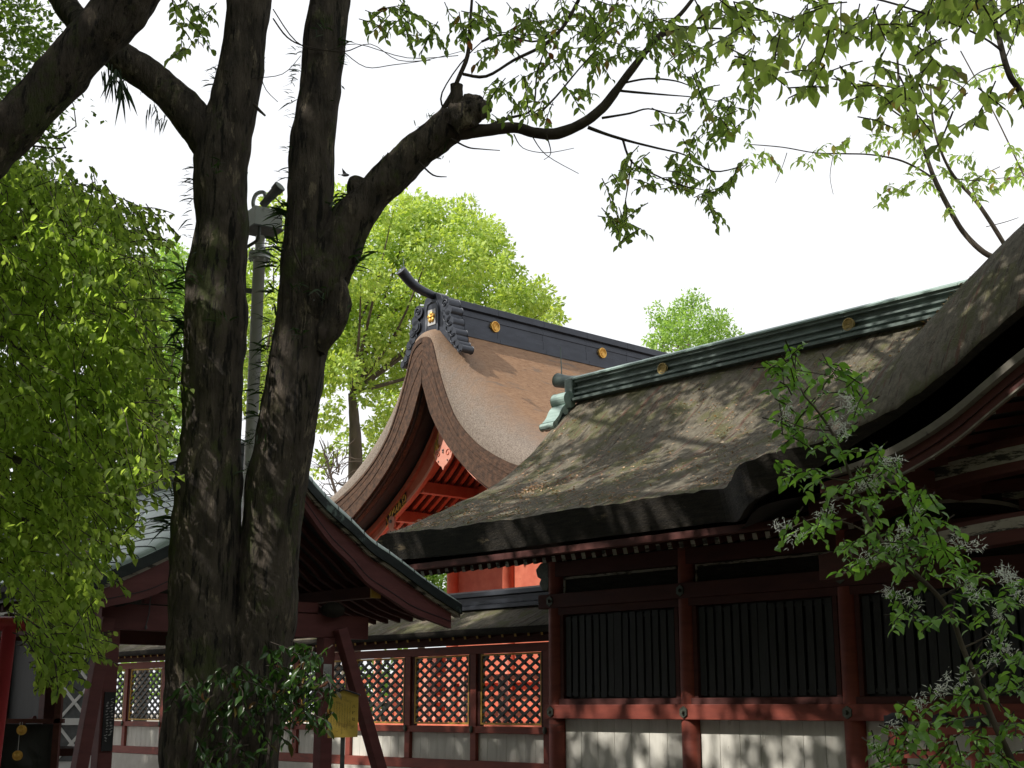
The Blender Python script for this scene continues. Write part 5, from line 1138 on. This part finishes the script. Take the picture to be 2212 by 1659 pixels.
# thin-stemmed tree behind the hall
ro = at(2195, 575, 24.5); RO = (ro.x, 24.5, 0)
rt_ = root('slender_tree', 'slender tree with two bare stems rising behind the thatched gable', 'tree', RO); b = MB()
YS = 24.5
b.tube([(ro.x, YS, 0), (ro.x, YS, 4), tuple(ro)], [.16, .13, .09], 14, 0, .1)
for pts in ([(2195, 575, 20), (2165, 562, 16), (2125, 545, 14), (2080, 500, 13), (2045, 440, 13), (2018, 385, 12), (1995, 320, 10), (1975, 260, 9), (1945, 215, 7), (1940, 150, 6), (1935, 60, 5)],
            [(2195, 570, 18), (2180, 545, 12), (2140, 480, 11), (2105, 430, 10), (2060, 380, 8), (2030, 320, 7), (2015, 260, 6), (2010, 180, 4)],
            [(2015, 385, 6), (1985, 365, 5), (1940, 345, 5), (1880, 334, 4), (1820, 332, 4), (1760, 330, 3), (1690, 318, 3), (1620, 312, 2)],
            [(1975, 270, 5), (1930, 240, 4), (1880, 200, 4), (1840, 180, 2)], [(2110, 430, 3), (2100, 400, 3), (2120, 380, 2), (2160, 360, 2)], [(2060, 385, 3), (2100, 390, 3), (2160, 385, 2), (2210, 380, 2)], [(2130, 490, 2), (2170, 480, 2), (2200, 470, 1.5)], [(1700, 330, 2), (1690, 360, 1.5), (1675, 395, 1.2)], [(1800, 334, 2), (1793, 380, 1.5), (1800, 420, 1.2)],
            [(2212, 380, 4), (2150, 250, 3.5), (2075, 110, 3)]):
    limb(b, pts, YS, 5, 8, .08, 2)
b.build('trunk', M['bark_far'], rt_, smooth=True, off=RO)
TW = MB()
def far_clusters(lst, Y, n_, jy):
    P = []; Q = []
    for (u, v, r) in lst:
        for _ in range(max(2, int(n_*(r/20)**2))):
            a = rnd.uniform(0, 6.28); rr = r*math.sqrt(rnd.random()); p, q = spray(at(u+rr*math.cos(a)*1.3, v+rr*math.sin(a)*.6, Y+rnd.gauss(0, jy)), 7, .2, TW, None, .5); P += p; Q += q
    return P, Q
P, Q = far_clusters([(1620, 300, 14), (1640, 335, 14), (1600, 345, 14), (1680, 340, 16), (1735, 345, 16), (1770, 335, 16), (1800, 315, 20), (1850, 305, 22), (1890, 300, 24), (1930, 305, 24), (1900, 325, 20), (1960, 315, 22), (1985, 295, 20), (2000, 340, 20), (2040, 310, 18), (1870, 200, 18), (1900, 215, 22), (1850, 215, 14), (1940, 270, 16), (1930, 405, 18), (1960, 395, 22), (1920, 420, 14), (2000, 405, 18), (1985, 380, 22), (2040, 365, 24),
                     (2080, 380, 26), (2110, 400, 26), (2150, 385, 26), (2190, 390, 24), (2180, 360, 20), (2130, 415, 20), (2090, 350, 18), (2180, 320, 18), (2205, 340, 16), (2060, 450, 10), (2080, 340, 20), (1970, 250, 16), (2110, 160, 18), (2150, 150, 16), (2195, 160, 14)], YS, 2.2, .6)
CRR = leafmesh('crown', P, Q, .17, M['lf_top'], rt_, RO, .45, roll=.5)
join_twigs(CRR, TW, M['twig'], RO)

# white-flowering small tree in front of the hall
FY = 6.0; fo = at(2240, 1659, FY); FO = (fo.x, FY, 0)
ft = root('flowering_tree', 'young tree with fresh green leaves and wispy white flowers before the shutters', 'tree', FO); b = MB()
b.tube([(fo.x, FY, 0), tuple(at(2215, 1700, FY))], [.03, .024], 10)
limb(b, [(2215, 1700, 17), (2175, 1620, 15), (2140, 1545, 14), (2110, 1470, 13), (2080, 1400, 12), (2055, 1330, 11), (2020, 1280, 10), (1965, 1230, 12), (1920, 1190, 10), (1880, 1130, 9), (1850, 1060, 8), (1820, 985, 7), (1795, 930, 6), (1760, 880, 5), (1735, 850, 4), (1718, 800, 3), (1722, 745, 2)], FY, 5, 12, .06)
for pts in ([(1795, 930, 4), (1740, 925, 3), (1690, 905, 2)], [(1840, 1040, 5), (1780, 1030, 3), (1710, 1005, 2)], [(1900, 1165, 5), (1830, 1130, 4), (1760, 1120, 3), (1690, 1150, 2)], [(1965, 1230, 6), (2000, 1180, 4), (2010, 1120, 2)], [(2030, 1290, 6), (2090, 1260, 4), (2180, 1230, 3)], [(2080, 1400, 5), (2140, 1370, 4), (2190, 1330, 2)], [(2140, 1545, 6), (2050, 1560, 5), (1950, 1580, 3), (1880, 1630, 2)],
            [(2110, 1470, 5), (2160, 1430, 3), (2205, 1400, 2)], [(1720, 800, 2), (1780, 810, 2), (1840, 830, 2)], [(1850, 1060, 4), (1890, 1020, 3), (1940, 990, 2)], [(2130, 1520, 5), (2060, 1500, 4), (2000, 1500, 2)]):
    limb(b, pts, FY, 4, 6, .05)
b.build('trunk', M['bark_far'], ft, smooth=True, off=FO)
TW = MB()
fc = [(1722, 755, 10), (1700, 785, 16), (1665, 800, 14), (1680, 790, 14), (1735, 790, 24), (1780, 800, 22), (1825, 800, 18), (1850, 820, 12), (1700, 830, 14), (1740, 830, 18), (1800, 830, 20), (1690, 870, 18), (1700, 910, 24), (1720, 935, 14), (1740, 890, 14), (1790, 880, 18), (1840, 870, 16), (1870, 885, 14), (1830, 930, 20), (1790, 945, 12), (1835, 970, 10),
      (1750, 1000, 24), (1700, 1000, 12), (1720, 1030, 20), (1780, 1020, 22), (1890, 970, 20), (1910, 1000, 18), (1940, 1020, 14), (1880, 1030, 24), (1840, 1020, 18), (1800, 1060, 24), (1850, 1085, 26), (1810, 1110, 20), (1880, 1110, 20), (1900, 1070, 20), (1700, 1140, 16), (1740, 1145, 12), (1770, 1130, 14), (1960, 1070, 14), (1985, 1090, 16), (2010, 1080, 10),
      (1870, 1160, 28), (1930, 1150, 28), (1980, 1140, 28), (2020, 1130, 20), (1840, 1180, 18), (1900, 1200, 28), (1960, 1190, 28), (2020, 1180, 26), (2060, 1190, 22), (1850, 1210, 16), (2000, 1220, 26), (2050, 1240, 26), (2100, 1220, 22), (2140, 1240, 24), (2180, 1260, 24), (2205, 1240, 14), (1960, 1280, 18), (2090, 1280, 22), (1970, 1320, 20), (1940, 1335, 12), (2000, 1340, 18), (2060, 1320, 18), (2150, 1290, 20), (2190, 1310, 20), (2120, 1340, 16), (2170, 1350, 14),
      (2150, 1400, 20), (2190, 1420, 22), (2120, 1430, 14), (2180, 1460, 20), (2205, 1480, 18), (2160, 1490, 18), (2020, 1510, 22), (2060, 1495, 22), (2100, 1500, 16), (1980, 1530, 20), (2050, 1540, 20), (1950, 1570, 26), (2000, 1580, 26), (2060, 1590, 26), (2120, 1580, 26), (2180, 1570, 28), (2210, 1540, 20), (1910, 1600, 24), (1890, 1640, 24), (1940, 1640, 28), (2000, 1640, 28), (2060, 1640, 28), (2120, 1640, 28), (2180, 1640, 28)]
P, Q = clusters(fc, FY, 4.8, 7, .25, .22)
CRF = leafmesh('foliage', P, Q, rng.uniform(.040, .066, len(P)), M['lf_fringe'], ft, FO, .60, roll=.45)
join_twigs(CRF, TW, M['twig'], FO)
P = []; Q = []
for (u, v) in [(1700, 895), (1845, 880), (1925, 1000), (1945, 995), (1855, 1040), (1870, 1035), (1895, 1045), (1835, 870), (1690, 1135), (1700, 1160), (1770, 1115), (1800, 1090), (1930, 1180), (1985, 1100), (2070, 1165), (1870, 1200), (1950, 1150), (1960, 1300), (1935, 1290), (2110, 1180), (2160, 1230), (2180, 1250), (2190, 1245), (2150, 1330), (2160, 1390), (2170, 1410), (2140, 1420), (2050, 1480), (2030, 1490), (2080, 1470), (1990, 1520), (1880, 1620), (1930, 1560), (2100, 1300), (1830, 930), (1815, 915), (2090, 1250), (2200, 1290)]:
    c = at(u, v, FY-.12)
    for k in range(2):
        cc = c+Vector((rnd.gauss(0, .016), rnd.gauss(0, .02), rnd.gauss(0, .014)))
        for _ in range(26): P.append(tuple(cc+Vector((rnd.gauss(0, .014), rnd.gauss(0, .014), rnd.gauss(0, .014))))); Q.append((rnd.gauss(0, 1), rnd.gauss(0, 1), rnd.gauss(0, .9)))
leafmesh('blossom', P, Q, .026, M['petal'], ft, FO, .18, T_DIA)

# small bird in the sky
bp_ = at(746, 378, 30); b = MB(); b.sphere((0, 0, 0), .05, 10, sq=(2, .8, .8)); b.add([(-.06, 0, .02), (.05, 0, .02), (-.08, -.05, .16), (-.03, .2, .03), (.05, .0, .02)], [(0, 1, 2), (0, 1, 3)])
b.add([(-.09, -.02, 0), (-.17, -.03, .01), (-.17, .03, .01), (-.09, .02, 0)], [(0, 1, 2, 3)])
o_ = b.build('bird', M['black']); o_.location = bp_; tag(o_, 'tiny dark bird flying in the white sky', 'bird')

# ============================================================ unseen foliage added behind and beside the viewer to block sky light
gl = []
for i in range(420):
    a = rnd.uniform(R(150), R(390)); r_ = rnd.uniform(15, 24); x = r_*math.cos(a); y = r_*math.sin(a)+2
    if y > 8: continue
    gl.append(((x, y, rnd.uniform(1, 13)), rnd.uniform(1.3, 2.4)))
Pc, Nc = lobes(gl, 3.2, .2); keep = np.ones(len(Pc), bool)
for T_, r_ in gaps:
    q = Pc-T_; dd_ = np.linalg.norm(q-(q@Sv)[:, None]*Sv, axis=1); keep &= dd_ > r_+.25
Pc = Pc[keep]
wd_ = leafmesh('sky_blocker_foliage', Pc, rng.normal(0, 1, Pc.shape), .75, M['lf_can'], None, (0, 0, 0), .65, T_DIA)
tag(wd_, 'unseen evergreen foliage added around the viewer to block sky light', 'wood', kind='stuff')

# moss and tiny ferns over the bark of the forked tree
for o in list(tree.children)+list(lean.children):
    if not o.name.startswith(('trunk', 'limb')): continue
    me = o.data; nf = len(me.polygons); c = np.empty(nf*3); nn_ = np.empty(nf*3); me.polygons.foreach_get('center', c); me.polygons.foreach_get('normal', nn_); c = c.reshape(-1, 3); nn_ = nn_.reshape(-1, 3)
    ar = np.empty(nf); me.polygons.foreach_get('area', ar); idx = rng.choice(nf, int(min(9000, ar.sum()*650)), p=ar/ar.sum()); pc_ = c[idx]
    ms_ = np.array([mnoise.noise(Vector(p)*2.3) for p in pc_]); k_ = ms_ > rng.uniform(-.45, .5, len(ms_)); pc_ = pc_[k_]; nv = nn_[idx][k_]
    par = o.parent; mo = leafmesh('moss_foliage', pc_, nv+rng.normal(0, .5, nv.shape)+[0, 0, -.1], .035, M['lf_fern'], par, (0, 0, 0), .28, T_DIA)
